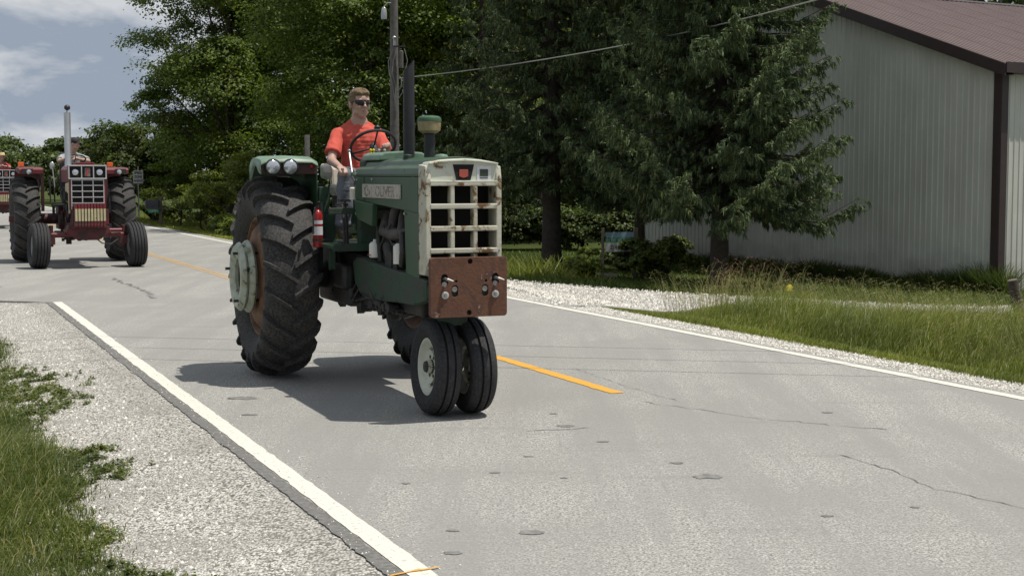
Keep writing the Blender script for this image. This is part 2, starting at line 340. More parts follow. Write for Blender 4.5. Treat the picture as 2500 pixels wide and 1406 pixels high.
# ================================================================== GROUND
rng = np.random.default_rng(7)
def grid_sheet(name, ss, dd, zf, m, jitter=None):
    S, D = np.meshgrid(ss, dd, indexing='ij')
    if jitter is not None: D = jitter(S, D)
    X = S * U[0] + D * N[0]; Y = S * U[1] + D * N[1]; Z = zf(X, Y, S, D); a, b = S.shape
    V = np.stack([X, Y, Z], -1).reshape(-1, 3); i = np.arange(a * b).reshape(a, b)
    F = np.stack([i[:-1, :-1], i[:-1, 1:], i[1:, 1:], i[1:, :-1]], -1).reshape(-1, 4)
    return fast(name, V, F[:, ::-1], m, smooth=True)
ss = np.concatenate([np.arange(-500, -20, 40), np.arange(-20, 70, 1.0), np.arange(70, 1300, 25)])
dd = np.concatenate([np.arange(-600, -20, 30), np.arange(-20, -6, 2), np.arange(-6, 20, .35), np.arange(20, 60, 2), np.arange(60, 900, 30)])
def zground(X, Y, S, D):
    z = zt(X, Y); return z - np.where((D > 1.9) & (D < 8.3), .12, .0) - .012 - np.where((D > 8.6) & (D < 19) & (Y > 21.2) & (Y < 26.6) & (X > .5) & (X < 14), .05, 0)
struct(grid_sheet('ground', ss, dd, zground, 'turf'))
# road slab with ragged edge (left of it, beyond s = 21, a paved apron widens it)
def wob(a, sc, seed):
    r = np.random.default_rng(seed); ph = r.uniform(0, 6.28, 8); fr = r.uniform(.3, 5, 8) * sc; am = 1 / np.sqrt(fr)
    return sum(am[k] * np.sin(a * fr[k] + ph[k]) for k in range(8)) / am.sum()
mb = MB(); sv_ = np.concatenate([np.arange(-40, 21.0, .25), [21.0]]); pts = []
L = [(s, 1.945 + .035 * wob(s, 3, 1) + .012 * wob(s, 14, 2)) for s in sv_]
L += [(21.3, 1.7), (21.7, 1.2), (22.3, .4), (22.8, -1.5), (23.2, -6), (23.6, -30), (60, -30), (60, -6), (60, 1.6), (80, 1.85), (300, 1.9), (1200, 1.9)]
R = [(s, 8.22 + .05 * wob(s, 2, 5)) for s in np.concatenate([np.arange(-40, 60, .5), [300, 1200]])]
def strip(A, B, z0):
    """quads between two (s,d) polylines resampled together"""
    pass
bm = bmesh.new(); poly = L + R[::-1]; vt = []
for (s, d) in poly: x, y = W(s, d); vt.append(bm.verts.new((x, y, 0)))
f = bm.faces.new(vt); bmesh.ops.triangulate(bm, faces=[f], ngon_method='EAR_CLIP')
ed = [e for e in bm.edges if e.is_boundary]; ex = bmesh.ops.extrude_edge_only(bm, edges=ed)
for g in ex['geom']:
    if isinstance(g, bmesh.types.BMVert): g.co.z = -.1
me = bpy.data.meshes.new('road'); bmesh.ops.recalc_face_normals(bm, faces=bm.faces); bm.to_mesh(me); bm.free(); me.materials.append(MATS['asphalt'])
road = bpy.data.objects.new('road', me); COL.objects.link(road); road['kind'] = 'structure'
if me.polygons[0].normal.z < 0: me.flip_normals()
def ribbon(name, pts, width, z, m, wj=0, seed=3, parent=None):
    """flat strip along (s,d) points on the road"""
    pts = np.array(pts, float); r = np.random.default_rng(seed); V = []
    for i, p in enumerate(pts):
        t = pts[min(i + 1, len(pts) - 1)] - pts[max(i - 1, 0)]; t /= np.linalg.norm(t); nn = np.array([-t[1], t[0]])
        for sg in (1, -1):
            q = p + nn * sg * (width / 2 + wj * r.normal()); x, y = W(*q); V.append((x, y, z))
    F = [(2 * i, 2 * i + 1, 2 * i + 3, 2 * i + 2) for i in range(len(pts) - 1)]
    o = fast(name, V, F, m, parent)
    if o.data.polygons[0].normal.z < 0: o.data.flip_normals()
    return o
dens = lambda a, b, d, st=.12: [(s, d) for s in np.arange(a, b, st)]
paintline('yellow_faded_paint', (.55, .33, .09), (.30, .28, .24), .50)
struct(ribbon('white_edge_line', dens(-20, 21.05, 2.08, .1), .118, .004, 'white_road_paint', .003))
struct(ribbon('white_edge_line', dens(-20, 60, 8.06, .15) + [(300, 8.06), (900, 8.06)], .12, .004, 'white_road_paint', .003))
for a in (10.42, -1.8, 22.6):
    if a < 22: struct(ribbon('yellow_centre_line', dens(a, a + 3.1, 5.29, .08), .12, .004, 'yellow_road_paint', .004))
for d in (5.215, 5.325): struct(ribbon('yellow_centre_line', dens(23.0, 70, d, .12) + [(300, d), (900, d)], .055, .004, 'yellow_faded_paint', .008))
p = [np.array(SD(-.53, 6.26)), np.array(SD(-.32, 6.40))]
struct(ribbon('yellow_survey_mark', [p[0] + (p[1] - p[0]) * k for k in np.linspace(0, 1, 8)], .018, .008, 'yellow_road_paint', .004))
def crack(pts, wd, seed, jit=.04):
    r = np.random.default_rng(seed); out = []; pts = np.array(pts, float)
    for a, b in zip(pts[:-1], pts[1:]):
        n = max(3, int(np.linalg.norm(b - a) / .07))
        for k in range(n): out.append(a + (b - a) * k / n + r.normal(0, jit, 2) * (.35 if jit > .03 else 1))
    return ribbon('crack', out, wd, .0035, 'tar', wd * .35, seed, road)
crack([SD(2.03, 9.06), SD(2.25, 8.45), SD(2.35, 8.05), SD(2.66, 7.58), SD(3.1, 6.7)], .007, 4, .010)
crack([SD(.55, 13.2), SD(.95, 12.0), SD(1.3, 11.2)], .005, 5, .012); crack([SD(-6.76, 24.86), SD(-6.1, 23.4), SD(-5.6, 22.3), SD(-5.0, 20.69)], .028, 6, .10)
crack([SD(-.1, 9.9), SD(.35, 9.95), SD(.6, 10.1)], .008, 8, .015); crack([(25.5, 1.0), (24.2, 1.6)], .05, 9, .1); crack([SD(1.0, 11.2), SD(1.8, 10.4), SD(2.6, 9.9)], .007, 12, .02)
for i, (x, y, r) in enumerate([(.09, 7.05, .055), (1.12, 8.39, .075), (.99, 8.79, .035), (-.27, 6.66, .035), (-.29, 7.09, .03), (.37, 10.11, .06), (.59, 9.51, .035), (.3, 10.64, .03), (-2.1, 11.4, .10), (-2.5, 13.6, .07), (-1.9, 10.6, .05), (2.3, 10.7, .04), (1.6, 7.4, .03), (.1, 9.0, .025), (-.1, 8.5, .03), (2.1, 7.6, .025), (.3, 8.35, .022), (-.6, 8.2, .025)]):
    r_ = np.random.default_rng(i); n = 18; th = np.linspace(0, 2 * np.pi, n, endpoint=False); rr = r * (1 + .22 * r_.normal(size=n).cumsum() * 0 + .16 * r_.normal(size=n))
    V = np.array([(x, y, .0032)] + [(x + rr[k] * math.cos(th[k]) * 1.15, y + rr[k] * math.sin(th[k]) * .8, .0032) for k in range(n)])
    fast('oil_stain', V, [(0, 1 + k, 1 + (k + 1) % n) for k in range(n)], 'stain', road)
# gravel shoulders
gl = np.arange(-12, 22.9, .12)
def jl(S, D):
    t = (D - D.min()) / (D.max() - D.min()); return D
struct(grid_sheet('left_gravel_shoulder', gl, np.linspace(.15, 1.98, 20), lambda X, Y, S, D: zt(X, Y) + .004 + .008 * (D > 1.7) - .02 * (S > 22.3), 'gravel'))
mat('old_asphalt', (.15, .146, .138), .95, var=.35, vscale=30, bmp=.6, bscale=120)
struct(ribbon('asphalt_edge', [(s, 1.975 + .012 * wob(s, 5, 21)) for s in np.arange(-12, 21.1, .04)], .08, .0022, 'old_asphalt', .0035, 5))
struct(grid_sheet('right_gravel_shoulder', np.arange(-30, 62, .25), np.linspace(8.12, 9.05, 8), lambda X, Y, S, D: zt(X, Y) + .004 + .004 * np.sin(S * 9 + D * 14), 'gravel'))
near = np.array([(.72, 19.55), (1.55, 20.8), (2.9, 22.3), (4.03, 22.2), (6.32, 21.6), (12, 21), (30, 20)]); far = np.array([(-.9, 29.6), (-.08, 28.76), (1.89, 27.2), (3.3, 26.4), (7.73, 25.07), (14, 25.0), (30, 25)])
def resamp(P, n):
    t = np.concatenate([[0], np.cumsum(np.linalg.norm(np.diff(P, axis=0), axis=1))]); q = np.linspace(0, 1, n) ** 1.5 * t[-1]; return np.stack([np.interp(q, t, P[:, k]) for k in (0, 1)], 1)
A, B = resamp(near, 90), resamp(far, 90)
G = np.array([[a + (b - a) * k for k in np.linspace(0, 1, 24)] for a, b in zip(A, B)]); Z = zt(G[..., 0], G[..., 1]) + .012
i = np.arange(90 * 24).reshape(90, 24); F = np.stack([i[:-1, :-1], i[1:, :-1], i[1:, 1:], i[:-1, 1:]], -1).reshape(-1, 4)
o = fast('gravel_driveway', np.concatenate([G, Z[..., None]], -1).reshape(-1, 3), F, 'drive_gravel', smooth=True); struct(o)
# loose stones on the gravel
def stones(name, P, size, m):
    n = len(P); r = np.random.default_rng(3); base = np.array([(1, 0, -.2), (0, 1, -.2), (-1, 0, -.2), (0, -1, -.2), (0, 0, .8)], float)
    V = base[None] * r.uniform(.55, 1.25, (n, 5, 1)); th = r.uniform(0, 6.28, n); c, s_ = np.cos(th), np.sin(th)
    X = V[..., 0] * c[:, None] - V[..., 1] * s_[:, None]; Y = V[..., 0] * s_[:, None] + V[..., 1] * c[:, None]; V = np.stack([X, Y, V[..., 2]], -1) * size[:, None, None] + P[:, None]
    f = np.array([(0, 1, 4), (1, 2, 4), (2, 3, 4), (3, 0, 4)]); F = (f[None] + 5 * np.arange(n)[:, None, None]).reshape(-1, 3)
    return fast(name, V.reshape(-1, 3), F, m)
m, t, b = nodes('stones'); g = add(t, 'ShaderNodeNewGeometry')
t.links.new(ramp(t, g.outputs['Random Per Island'], [(0, (.15, .14, .125)), (.3, (.33, .315, .28)), (.65, (.52, .50, .45)), (1, (.72, .70, .66))]), b.inputs['Base Color']); b.inputs['Roughness'].default_value = .9; MATS['stones'] = m
def scat(n, s0, s1, d0, d1, z, szr, pw=1.0):
    s = s0 + (s1 - s0) * rng.random(n) ** pw; d = rng.uniform(d0, d1, n); x = s * U[0] + d * N[0]; y = s * U[1] + d * N[1]; sz = rng.uniform(*szr, n)
    return np.stack([x, y, zt(x, y) + z], 1), sz
P1, s1 = scat(80000, 4.5, 21.5, .1, 1.93, .004, (.0028, .0075), 1.35); _s, _d = SD(P1[:, 0], P1[:, 1]); k_ = rng.random(len(P1)) < np.clip(1.25 - .75 * np.clip((_d - 1.0) / .9, 0, 1) + .5 * np.clip((_s - 16) / 4, 0, 1), 0, 1); P1, s1 = P1[k_], s1[k_]; P2, s2 = scat(2500, 4.5, 21.5, .1, 1.85, .006, (.009, .016), 1.2); P3, s3 = scat(900, 4.5, 21, 1.85, 2.3, .0, (.003, .007), 1.2); P3[:, 2] = .004
struct(stones('loose_gravel', np.concatenate([P1, P2, P3]), np.concatenate([s1, s2, s3]), 'stones'), 'stuff', 'pale crushed stone scattered along the left road edge')
P1, s1 = scat(26000, 8, 30, 8.14, 9.1, .004, (.007, .016))
k = rng.random(16000); uu = (rng.random(16000) * 60).astype(int); P4 = A[uu] + (B[uu] - A[uu]) * k[:, None] + rng.normal(0, .12, (16000, 2)); P4 = np.concatenate([P4, (zt(P4[:, 0], P4[:, 1]) + .035)[:, None]], 1); s4 = rng.uniform(.01, .024, 16000)
struct(stones('loose_gravel', np.concatenate([P1, P4]), np.concatenate([s1, s4]), 'stones'), 'stuff', 'white crushed stone along the far shoulder and driveway')

# ------------------------------------------------------------------ grass
def blades(name, P, h, wd, lean, m, az0=None, kind_label=None, curl=.5, lo=False):
    n = len(P); th = rng.uniform(0, 6.28, n); fa = rng.uniform(0, 6.28, n) if az0 is None else az0 + rng.normal(0, .7, n)
    side = np.stack([np.cos(th), np.sin(th), 0 * th], 1) * wd[:, None] / 2; ld = np.stack([np.cos(fa), np.sin(fa), 0 * fa], 1); up = np.array([0, 0, 1.])
    m1 = P + up * (h * .5)[:, None] + ld * (h * lean * .3)[:, None]; m2 = P + up * (h * .85)[:, None] + ld * (h * lean * .75)[:, None]; tp = P + up * (h * (1 - .18 * lean))[:, None] + ld * (h * lean * (1 + curl))[:, None]
    if lo:
        o = fast(name, np.stack([P - side, P + side, tp + side * .2, tp - side * .2], 1).reshape(-1, 3), np.arange(4 * n).reshape(-1, 4), m); o['kind'] = 'stuff'; o['label'] = kind_label; return o, tp, ld
    V = np.stack([P - side, P + side, m1 - side * .9, m1 + side * .9, m2 - side * .6, m2 + side * .6, tp - side * .1, tp + side * .1], 1).reshape(-1, 3)
    f = np.array([(0, 1, 3, 2), (2, 3, 5, 4), (4, 5, 7, 6)]); F = (f[None] + 8 * np.arange(n)[:, None, None]).reshape(-1, 4)
    o = fast(name, V, F, m); o['kind'] = 'stuff'
    if kind_label: o['label'] = kind_label
    return o, tp, ld
def nz(x, y, sc, seed=0):
    r = np.random.default_rng(seed); k = r.normal(size=(10, 2)) * sc; ph = r.uniform(0, 6.28, 10); return sum(np.sin(x * a + y * b_ + p_) for (a, b_), p_ in zip(k, ph)) / 4.5
def onroad(n, s0, s1, d0, d1, pw=1.0):
    s = s0 + (s1 - s0) * rng.random(n) ** pw; d = rng.uniform(d0, d1, n); return s, d, s * U[0] + d * N[0], s * U[1] + d * N[1]
# left verge
s, d, x, y = onroad(80000, 4.0, 18.5, -.6, 1.45, 1.2)
edge = 1.12 + .16 * nz(s, d, 1.2, 1) - .10 * np.clip((s - 15.5) / 3, 0, 1); keep = (d < edge) & (rng.random(len(s)) < np.clip((edge - d) * 3.2 + .12, 0, 1)) & (nz(x, y, 5, 3) > -.5 - (edge - d) * 2)
s, d, x, y, edge = s[keep], d[keep], x[keep], y[keep], edge[keep]
h = (.035 + .36 * np.clip((edge - d - .1) / .8, 0, 1) ** .9) * rng.uniform(.5, 1.25, len(s)) * (.8 + .35 * nz(x, y, 1.5, 9))
blades('grass', np.stack([x, y, zt(x, y)], 1), np.clip(h, .02, .5), rng.uniform(.003, .0065, len(s)), rng.uniform(.15, .9, len(s)), 'near_grass', None, 'thick green verge grass at the left road side')
# broad-leaf weeds and sparse tufts creeping onto the gravel
cent = []; 
for k in range(1300):
    ss_ = 4.2 + 12.5 * rng.random() ** 1.2; dd_ = rng.uniform(.7, 1.3) + (rng.random() < .3) * abs(rng.normal(0, .16))
    if nz(ss_, dd_, 2.2, 31) + (1.22 - dd_) * 1.5 + .25 * (ss_ < 10) > .0: cent.append((ss_, dd_, rng.uniform(.02, .075)))
V, Fq = [], []; q = 0
for (cs, cd, cr) in cent:
    n = int(1100 * cr); a = rng.uniform(0, 6.28, n); rr = cr * np.abs(rng.normal(0, .75, n)); px_, py_ = W(cs, cd); X = px_ + rr * np.cos(a); Y = py_ + rr * np.sin(a); Z = zt(X, Y) + rng.uniform(.004, .05, n) * np.clip(1 - rr / cr * .6, .05, 1)
    ln = rng.uniform(.008, .018, n); t1 = rng.uniform(0, 6.28, n); tl = rng.uniform(-.2, .8, n)
    dr = np.stack([np.cos(t1), np.sin(t1), tl], 1) * ln[:, None]; sd_ = np.stack([-np.sin(t1), np.cos(t1), rng.uniform(-.4, .4, n)], 1) * ln[:, None] * .42; P = np.stack([X, Y, Z], 1)
    V.append(np.stack([P - dr, P + sd_, P + dr, P - sd_], 1).reshape(-1, 3))
V = np.concatenate(V); F = np.arange(len(V)).reshape(-1, 4); o = fast('weed_mat', V, F, 'near_grass'); struct(o, 'stuff', 'low leafy weeds creeping over the left gravel')
# right verge: mown edge, then tall seeding grass up to the driveway
def right_pts(n):
    x = rng.uniform(1.2, 12.5, n); y = rng.uniform(8.5, 25.5, n); s, d = SD(x, y); ny = np.interp(x, near[:, 0], near[:, 1]); e = d - (8.82 + .07 * wob(s, 2, 3))
    ok = (e > 0) & (y < ny + .1 * wob(x, 6, 4)) & (x < y * .36 + .6); return x[ok], y[ok], e[ok], s[ok], (ny - y)[ok]
x, y, e, s, ee = right_pts(480000)
keep = rng.random(len(x)) < .55 + .45 * (e < 1.0); x, y, e, s, ee = x[keep], y[keep], e[keep], s[keep], ee[keep]
tall = np.clip((e - .45) / .7, 0, 1) * np.clip((x - 1.9) / 1.5, .1, 1); h = (.07 + .36 * tall) * rng.uniform(.45, 1.28, len(x)) * (1 + .34 * nz(x, y, 1.6, 5))
h = h * np.clip(.16 + ee * .27, 0, 1) 
_, tp, ld = blades('grass', np.stack([x, y, zt(x, y)], 1), h, rng.uniform(.004, .008, len(x)), rng.uniform(.1, .65, len(x)), 'grass_blade', .3, 'tall green grass between the far shoulder and driveway')
# seeding stalks
x, y, e, s, ee = right_pts(90000); keep = (e > .8) & (x > 2.2) & (rng.random(len(x)) < (.32 + .4 * nz(x, y, .8, 8)) * (.42 + .12 * (ee < 1.6))); x, y, e, ee = x[keep], y[keep], e[keep], ee[keep]
h = rng.uniform(.34, .74, len(x)) * (.8 + .2 * np.clip(e / 2, 0, 1)) * (1 + .2 * (x > 7.0)); P = np.stack([x, y, zt(x, y)], 1)
_, tp, ld = blades('grass_stalks', P, h, np.full(len(x), .0042), rng.uniform(.1, .6, len(x)), 'seed_stalk', math.pi, 'pale seeding grass stalks in front of the driveway')
k = rng.random(len(tp)) < .6; tp, ld = tp[k], ld[k]
def heads(name, tp, ld, m, lab, L=.075):
    out = []
    for j in range(7):
        t = j / 6; P = tp + ld * (L * (t - .5)) + np.array([0, 0, -L * .5 * (t - .2) ** 2])
        a = rng.uniform(0, 6.28, len(P)); dr = np.stack([np.cos(a), np.sin(a), rng.uniform(-.5, .8, len(P))], 1) * .010; sd_ = np.stack([-np.sin(a), np.cos(a), 0 * a], 1) * .0035
        out.append(np.stack([P - dr, P + sd_, P + dr, P - sd_], 1).reshape(-1, 3))
    V = np.concatenate(out); o = fast(name, V, np.arange(len(V)).reshape(-1, 4), m); struct(o, 'stuff', lab); return o
heads('seed_heads', tp, ld, 'seed_stalk', 'pale drooping seed heads above the tall grass')
mat('red_seed', (.26, .12, .08), .8); n = 210
a = rng.uniform(0, 6.28, n); r_ = np.sqrt(rng.random(n)); x = 3.45 + .75 * r_ * np.cos(a) + (r_ > .85) * 1.4 * rng.random(n); y = 22.6 + .4 * r_ * np.sin(a)
_, tp, ld = blades('red_grass_stalks', np.stack([x, y, zt(x, y)], 1), rng.uniform(.35, .9, n), np.full(n, .006), rng.uniform(.1, .45, n), 'seed_stalk', .3, 'tall reddish seeding grass in front of the spruce trunk')
heads('red_seed_heads', tp, ld, 'red_seed', 'reddish brown plumes in front of the spruce trunk', .13)
# lawn and rough edge beyond the driveway
n = 120000; x = rng.uniform(-7, 13, n); y = rng.uniform(24.8, 44, n); s, d = SD(x, y); fy = np.interp(x, far[:, 0], far[:, 1]); ok = (d > 8.75) & ((y > fy + .02) | (x < -.9)) & (abs(x) < y * .37); x, y, fy = x[ok], y[ok], fy[ok]
e = y - fy; h = np.where((e < .7) & (x > -1.5), .13, .055) * rng.uniform(.5, 1.4, len(x)); blades('lawn_grass', np.stack([x, y, zt(x, y)], 1), h, rng.uniform(.010, .02, len(x)), rng.uniform(.2, .8, len(x)), 'lawn_blade', None, 'mown lawn grass under the spruces', lo=True)
n = 60000; s = rng.uniform(26, 75, n); d = rng.uniform(8.6, 13.5, n); d = np.where(rng.random(n) < .5, 8.6 + (d - 8.6) * .35, d); x, y = s * U[0] + d * N[0], s * U[1] + d * N[1]; ok = ~((x > -1.5) & (y < 30))
x, y, d = x[ok], y[ok], d[ok]; h = (.07 + .2 * np.clip((d - 9.6) / 2, 0, 1)) * rng.uniform(.5, 1.4, len(x)) * (1 + .5 * nz(x, y, .9, 5)); blades('roadside_grass', np.stack([x, y, zt(x, y)], 1), np.clip(h, .03, .6), rng.uniform(.02, .035, len(x)), rng.uniform(.2, .8, len(x)), 'grass_blade', None, 'green roadside grass around the mailbox and sign', lo=True)
n = 14000; x = rng.uniform(2.6, 9.4, n); t_ = (9.34 - x) / .5; yb = 28.4 + (9.34 - x) / .5 * .87; y = yb - np.abs(rng.normal(0, .25, n)) - .15; ok = (y > 25.8); x, y = x[ok], y[ok]
blades('wall_weeds', np.stack([x, y, zt(x, y)], 1), rng.uniform(.08, .42, len(x)) * (1 + .5 * nz(x, y, 2, 2)).clip(.2, 2), rng.uniform(.015, .03, len(x)), rng.uniform(.2, .8, len(x)), 'dark_leaf', None, 'dark weeds along the foot of the barn wall', lo=True)
# ================================================================== TREES
def leaf_cloud(P, nrm, ln, wr, r):
    """kite leaves at P facing nrm"""
    n = len(P); a = r.normal(size=(n, 3)); nrm = nrm / (np.linalg.norm(nrm, axis=1, keepdims=True) + 1e-9); t = np.cross(nrm, a); t /= np.linalg.norm(t, axis=1, keepdims=True) + 1e-9; b_ = np.cross(nrm, t)
    t = t * ln[:, None]; b_ = b_ * (ln * wr)[:, None]; dn = nrm * (ln * .18)[:, None]
    return np.stack([P - t * .5, P + b_ * .5 + dn - t * .05, P + t * .5, P - b_ * .5 + dn - t * .05], 1).reshape(-1, 3)
def broadleaf(name, label, x, y, h, rx, ry, zb, m, seed, lobes=34, cl=34, lf=42, ls=.13, group='broadleaf trees behind the road', lobe_r=.27, trunk_r=.22, cat='tree', flat=.55, skew=(0, 0), z0=None, limb=True, cone=0.0):
    r = np.random.default_rng(seed); z0 = float(zt(np.array(x), np.array(y))) if z0 is None else z0; o = thing(name, label, cat, (x, y, z0), 0, group); VV = []; cen = np.array([0, 0, (zb + h) / 2]); R = np.array([rx, ry, (h - zb) / 2]); L = []
    for k in range(lobes):
        v = r.normal(size=3); v /= np.linalg.norm(v); q = (r.random() ** (.3 if cone else .45)) * (.86 if cone else .80)
        c = cen + v * R * q; tz = (c[2] - zb) / (h - zb); c[:2] *= (.75 + .5 * math.sin(math.pi * min(1, tz * .9 + .12))) if not cone else (1.25 - cone * tz); c[:2] += np.array(skew) * (tz - .5); lr = lobe_r * min(rx, ry) * r.uniform(.7, 1.3); L.append((c, lr))
        n = cl; a = r.normal(size=(n, 3)); a /= np.linalg.norm(a, axis=1, keepdims=True); a[:, 2] = np.where(a[:, 2] < -.3, -a[:, 2], a[:, 2]); cc = c + a * lr * r.uniform(.75, 1.2, (n, 1)) * np.array([1.15, 1.15, .62])
        lp = np.repeat(cc, lf, 0) + r.normal(size=(n * lf, 3)) * np.array([1, 1, flat]) * lr * .20
        out = np.repeat(a, lf, 0); nn = out * .75 + np.array([0, 0, .6]) + r.normal(size=out.shape) * .40
        VV.append(leaf_cloud(lp, nn, ls * r.uniform(.65, 1.3, len(lp)), .72, r))
    V = np.concatenate(VV); fast('crown', V, np.arange(len(V)).reshape(-1, 4), m, o)
    tb = MB(); top = zb + (h - zb) * .75; tb.tube([(0, 0, -.2), (.03, 0, zb * .5), (r.normal() * .1, r.normal() * .1, zb + .2), (r.normal() * .3, r.normal() * .3, top)], [trunk_r * 1.25, trunk_r, trunk_r * .85, trunk_r * .15], 10)
    if limb:
        for k in range(min(lobes, 16)):
            c, lr = L[k]; zz = min(top * .8, max(zb * .7, c[2] - np.linalg.norm(c[:2]) * .7)); tb.tube([(0, 0, zz), tuple(c * .5 + np.array([0, 0, zz]) * .5 + r.normal(size=3) * .1), tuple(c)], [trunk_r * .4, trunk_r * .22, .015], 6)
    tb.build('trunk', 'bark', o); return o
G1 = 'broadleaf trees behind the road'
broadleaf('maple_tree', 'big maple forming the left edge of the tree mass beside the open sky', -10.4, 55, 15, 3.9, 4.6, .6, 'maple_leaf', 1, 80, 38, 50, .105, cone=.55, lobe_r=.24)
broadleaf('maple_tree', 'broad dark maple directly behind the green tractor driver', -4.6, 47, 14.5, 4.4, 4.4, .8, 'maple_leaf', 2, 80, 38, 46, .11, cone=.9, lobe_r=.24)
broadleaf('oak_tree', 'shaded tree between the utility pole and the roadside maples', -1.9, 53, 15.5, 4.2, 4.2, 1.0, 'maple_leaf', 3, 60, 32, 36, .125, cone=.8)
broadleaf('walnut_tree', 'lighter yellow green tree right of the utility pole with sky showing through', -.9, 49, 12.8, 3.0, 3.0, 1.4, 'bright_leaf', 4, 44, 30, 36, .115, trunk_r=.16, cone=.8)
broadleaf('maple_tree', 'shorter dark tree stepping down left of the big maple', -15.0, 62, 5.0, 2.7, 3.0, .3, 'dark_leaf', 5, 34, 28, 32, .15)
broadleaf('plum_tree', 'low reddish brown tree beside the seated driver of the red tractor', -20.0, 74, 4.5, 2.2, 2.2, .2, 'plum_leaf', 6, 24, 24, 26, .15)
broadleaf('maple_tree', 'tall dark tree rising above the gap between the spruces', 3.4, 52, 16, 4.2, 4.0, .8, 'dark_leaf', 7, 40, 24, 26, .17)
broadleaf('maple_tree', 'tree behind the pole top partly hidden by the left spruce', 1.0, 58, 15, 3.8, 3.8, 1.2, 'maple_leaf', 8, 36, 24, 26, .16)
for i, (x, y, h, r_, lb) in enumerate([(-45, 128, 5.2, 4.4, 'leftmost rounded tree on the far horizon'), (-38.6, 132, 4.8, 3.2, 'small pointed tree on the horizon left of the red tractor stack'), (-35.2, 118, 5.0, 3.0, 'horizon tree just left of the silver exhaust stack'), (-32.2, 110, 5.1, 2.9, 'horizon tree behind the driver of the red tractor'), (-27.5, 98, 4.4, 2.6, 'far tree between the grey shirted driver and the plum tree')]):
    broadleaf('distant_tree', lb, x, y, h, r_, r_, .1, 'far_leaf', 20 + i, 26, 22, 24, .3, group='trees on the far horizon', trunk_r=.2)
S2 = 'roadside shrubs'
for i, (x, y, h, r_, m_, lb) in enumerate([(-10.4, 50.5, 2.2, 1.0, 'bright_leaf', 'yellow green shrub behind the black mailbox'), (-9.0, 48.5, 2.9, 1.25, 'bright_leaf', 'tall olive shrub between the mailbox and the big tractor tyre'), (-7.6, 47.5, 1.5, .9, 'dark_leaf', 'dark low shrub left of the tractor tyre'), (-7.95, 43.3, .65, .6, 'bright_leaf', 'small leafy clump at the grass edge before the hedge'), (-12.9, 57.5, 3.1, 1.2, 'maple_leaf', 'shrub growing up behind the speed sign'), (-13.8, 60.5, 2.2, 1.3, 'bright_leaf', 'shrub just left of the speed sign post'), (-6.9, 45.2, 1.1, .6, 'bright_leaf', 'light shrub touching the left outline of the big tyre'), (-7.1, 41.2, .5, .55, 'bright_leaf', 'grassy clump beside the road edge near the big tyre')]):
    broadleaf('shrub', lb, x, y, h, r_, r_, .0, m_, 40 + i, 16, 20, 26, .085, group=S2, lobe_r=.34, trunk_r=.04)
broadleaf('yew_bush', 'wide low evergreen bush right of the phone sign', 3.05, 31.4, .95, 1.0, .7, -.05, 'yew_needle', 50, 26, 34, 34, .07, group='bushes on the lawn', lobe_r=.3, trunk_r=.05, cat='bush')
broadleaf('leafy_bush', 'small bright bush left of the phone sign', 1.58, 31.4, .62, .42, .4, -.05, 'bright_leaf', 51, 14, 24, 26, .06, group='bushes on the lawn', lobe_r=.36, trunk_r=.03, cat='bush')
broadleaf('hedge', 'clipped hedge seen under the spruce branches', .9, 44.5, 1.35, 5.5, .7, .0, 'dark_leaf', 52, 60, 26, 26, .10, group='bushes on the lawn', lobe_r=.7, trunk_r=.05, cat='hedge', limb=False)
broadleaf('hedge', 'low trimmed hedge just left of the tractor tyre', -8.0, 47.0, .95, 1.4, .5, .0, 'bright_leaf', 53, 24, 24, 26, .08, group='bushes on the lawn', lobe_r=.6, trunk_r=.04, cat='hedge', limb=False)
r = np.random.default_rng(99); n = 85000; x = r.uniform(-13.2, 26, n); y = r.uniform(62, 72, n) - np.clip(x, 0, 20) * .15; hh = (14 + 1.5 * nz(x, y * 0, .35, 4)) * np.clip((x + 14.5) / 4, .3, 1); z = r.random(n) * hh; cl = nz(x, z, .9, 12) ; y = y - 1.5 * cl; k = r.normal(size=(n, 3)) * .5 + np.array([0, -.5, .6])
V = leaf_cloud(np.stack([x, y, z], 1), k, r.uniform(.2, .42, n), .75, r); o = fast('woods', V, np.arange(len(V)).reshape(-1, 4), 'dark_leaf'); struct(o, 'stuff', 'dark mass of woods filling the background behind the trees')

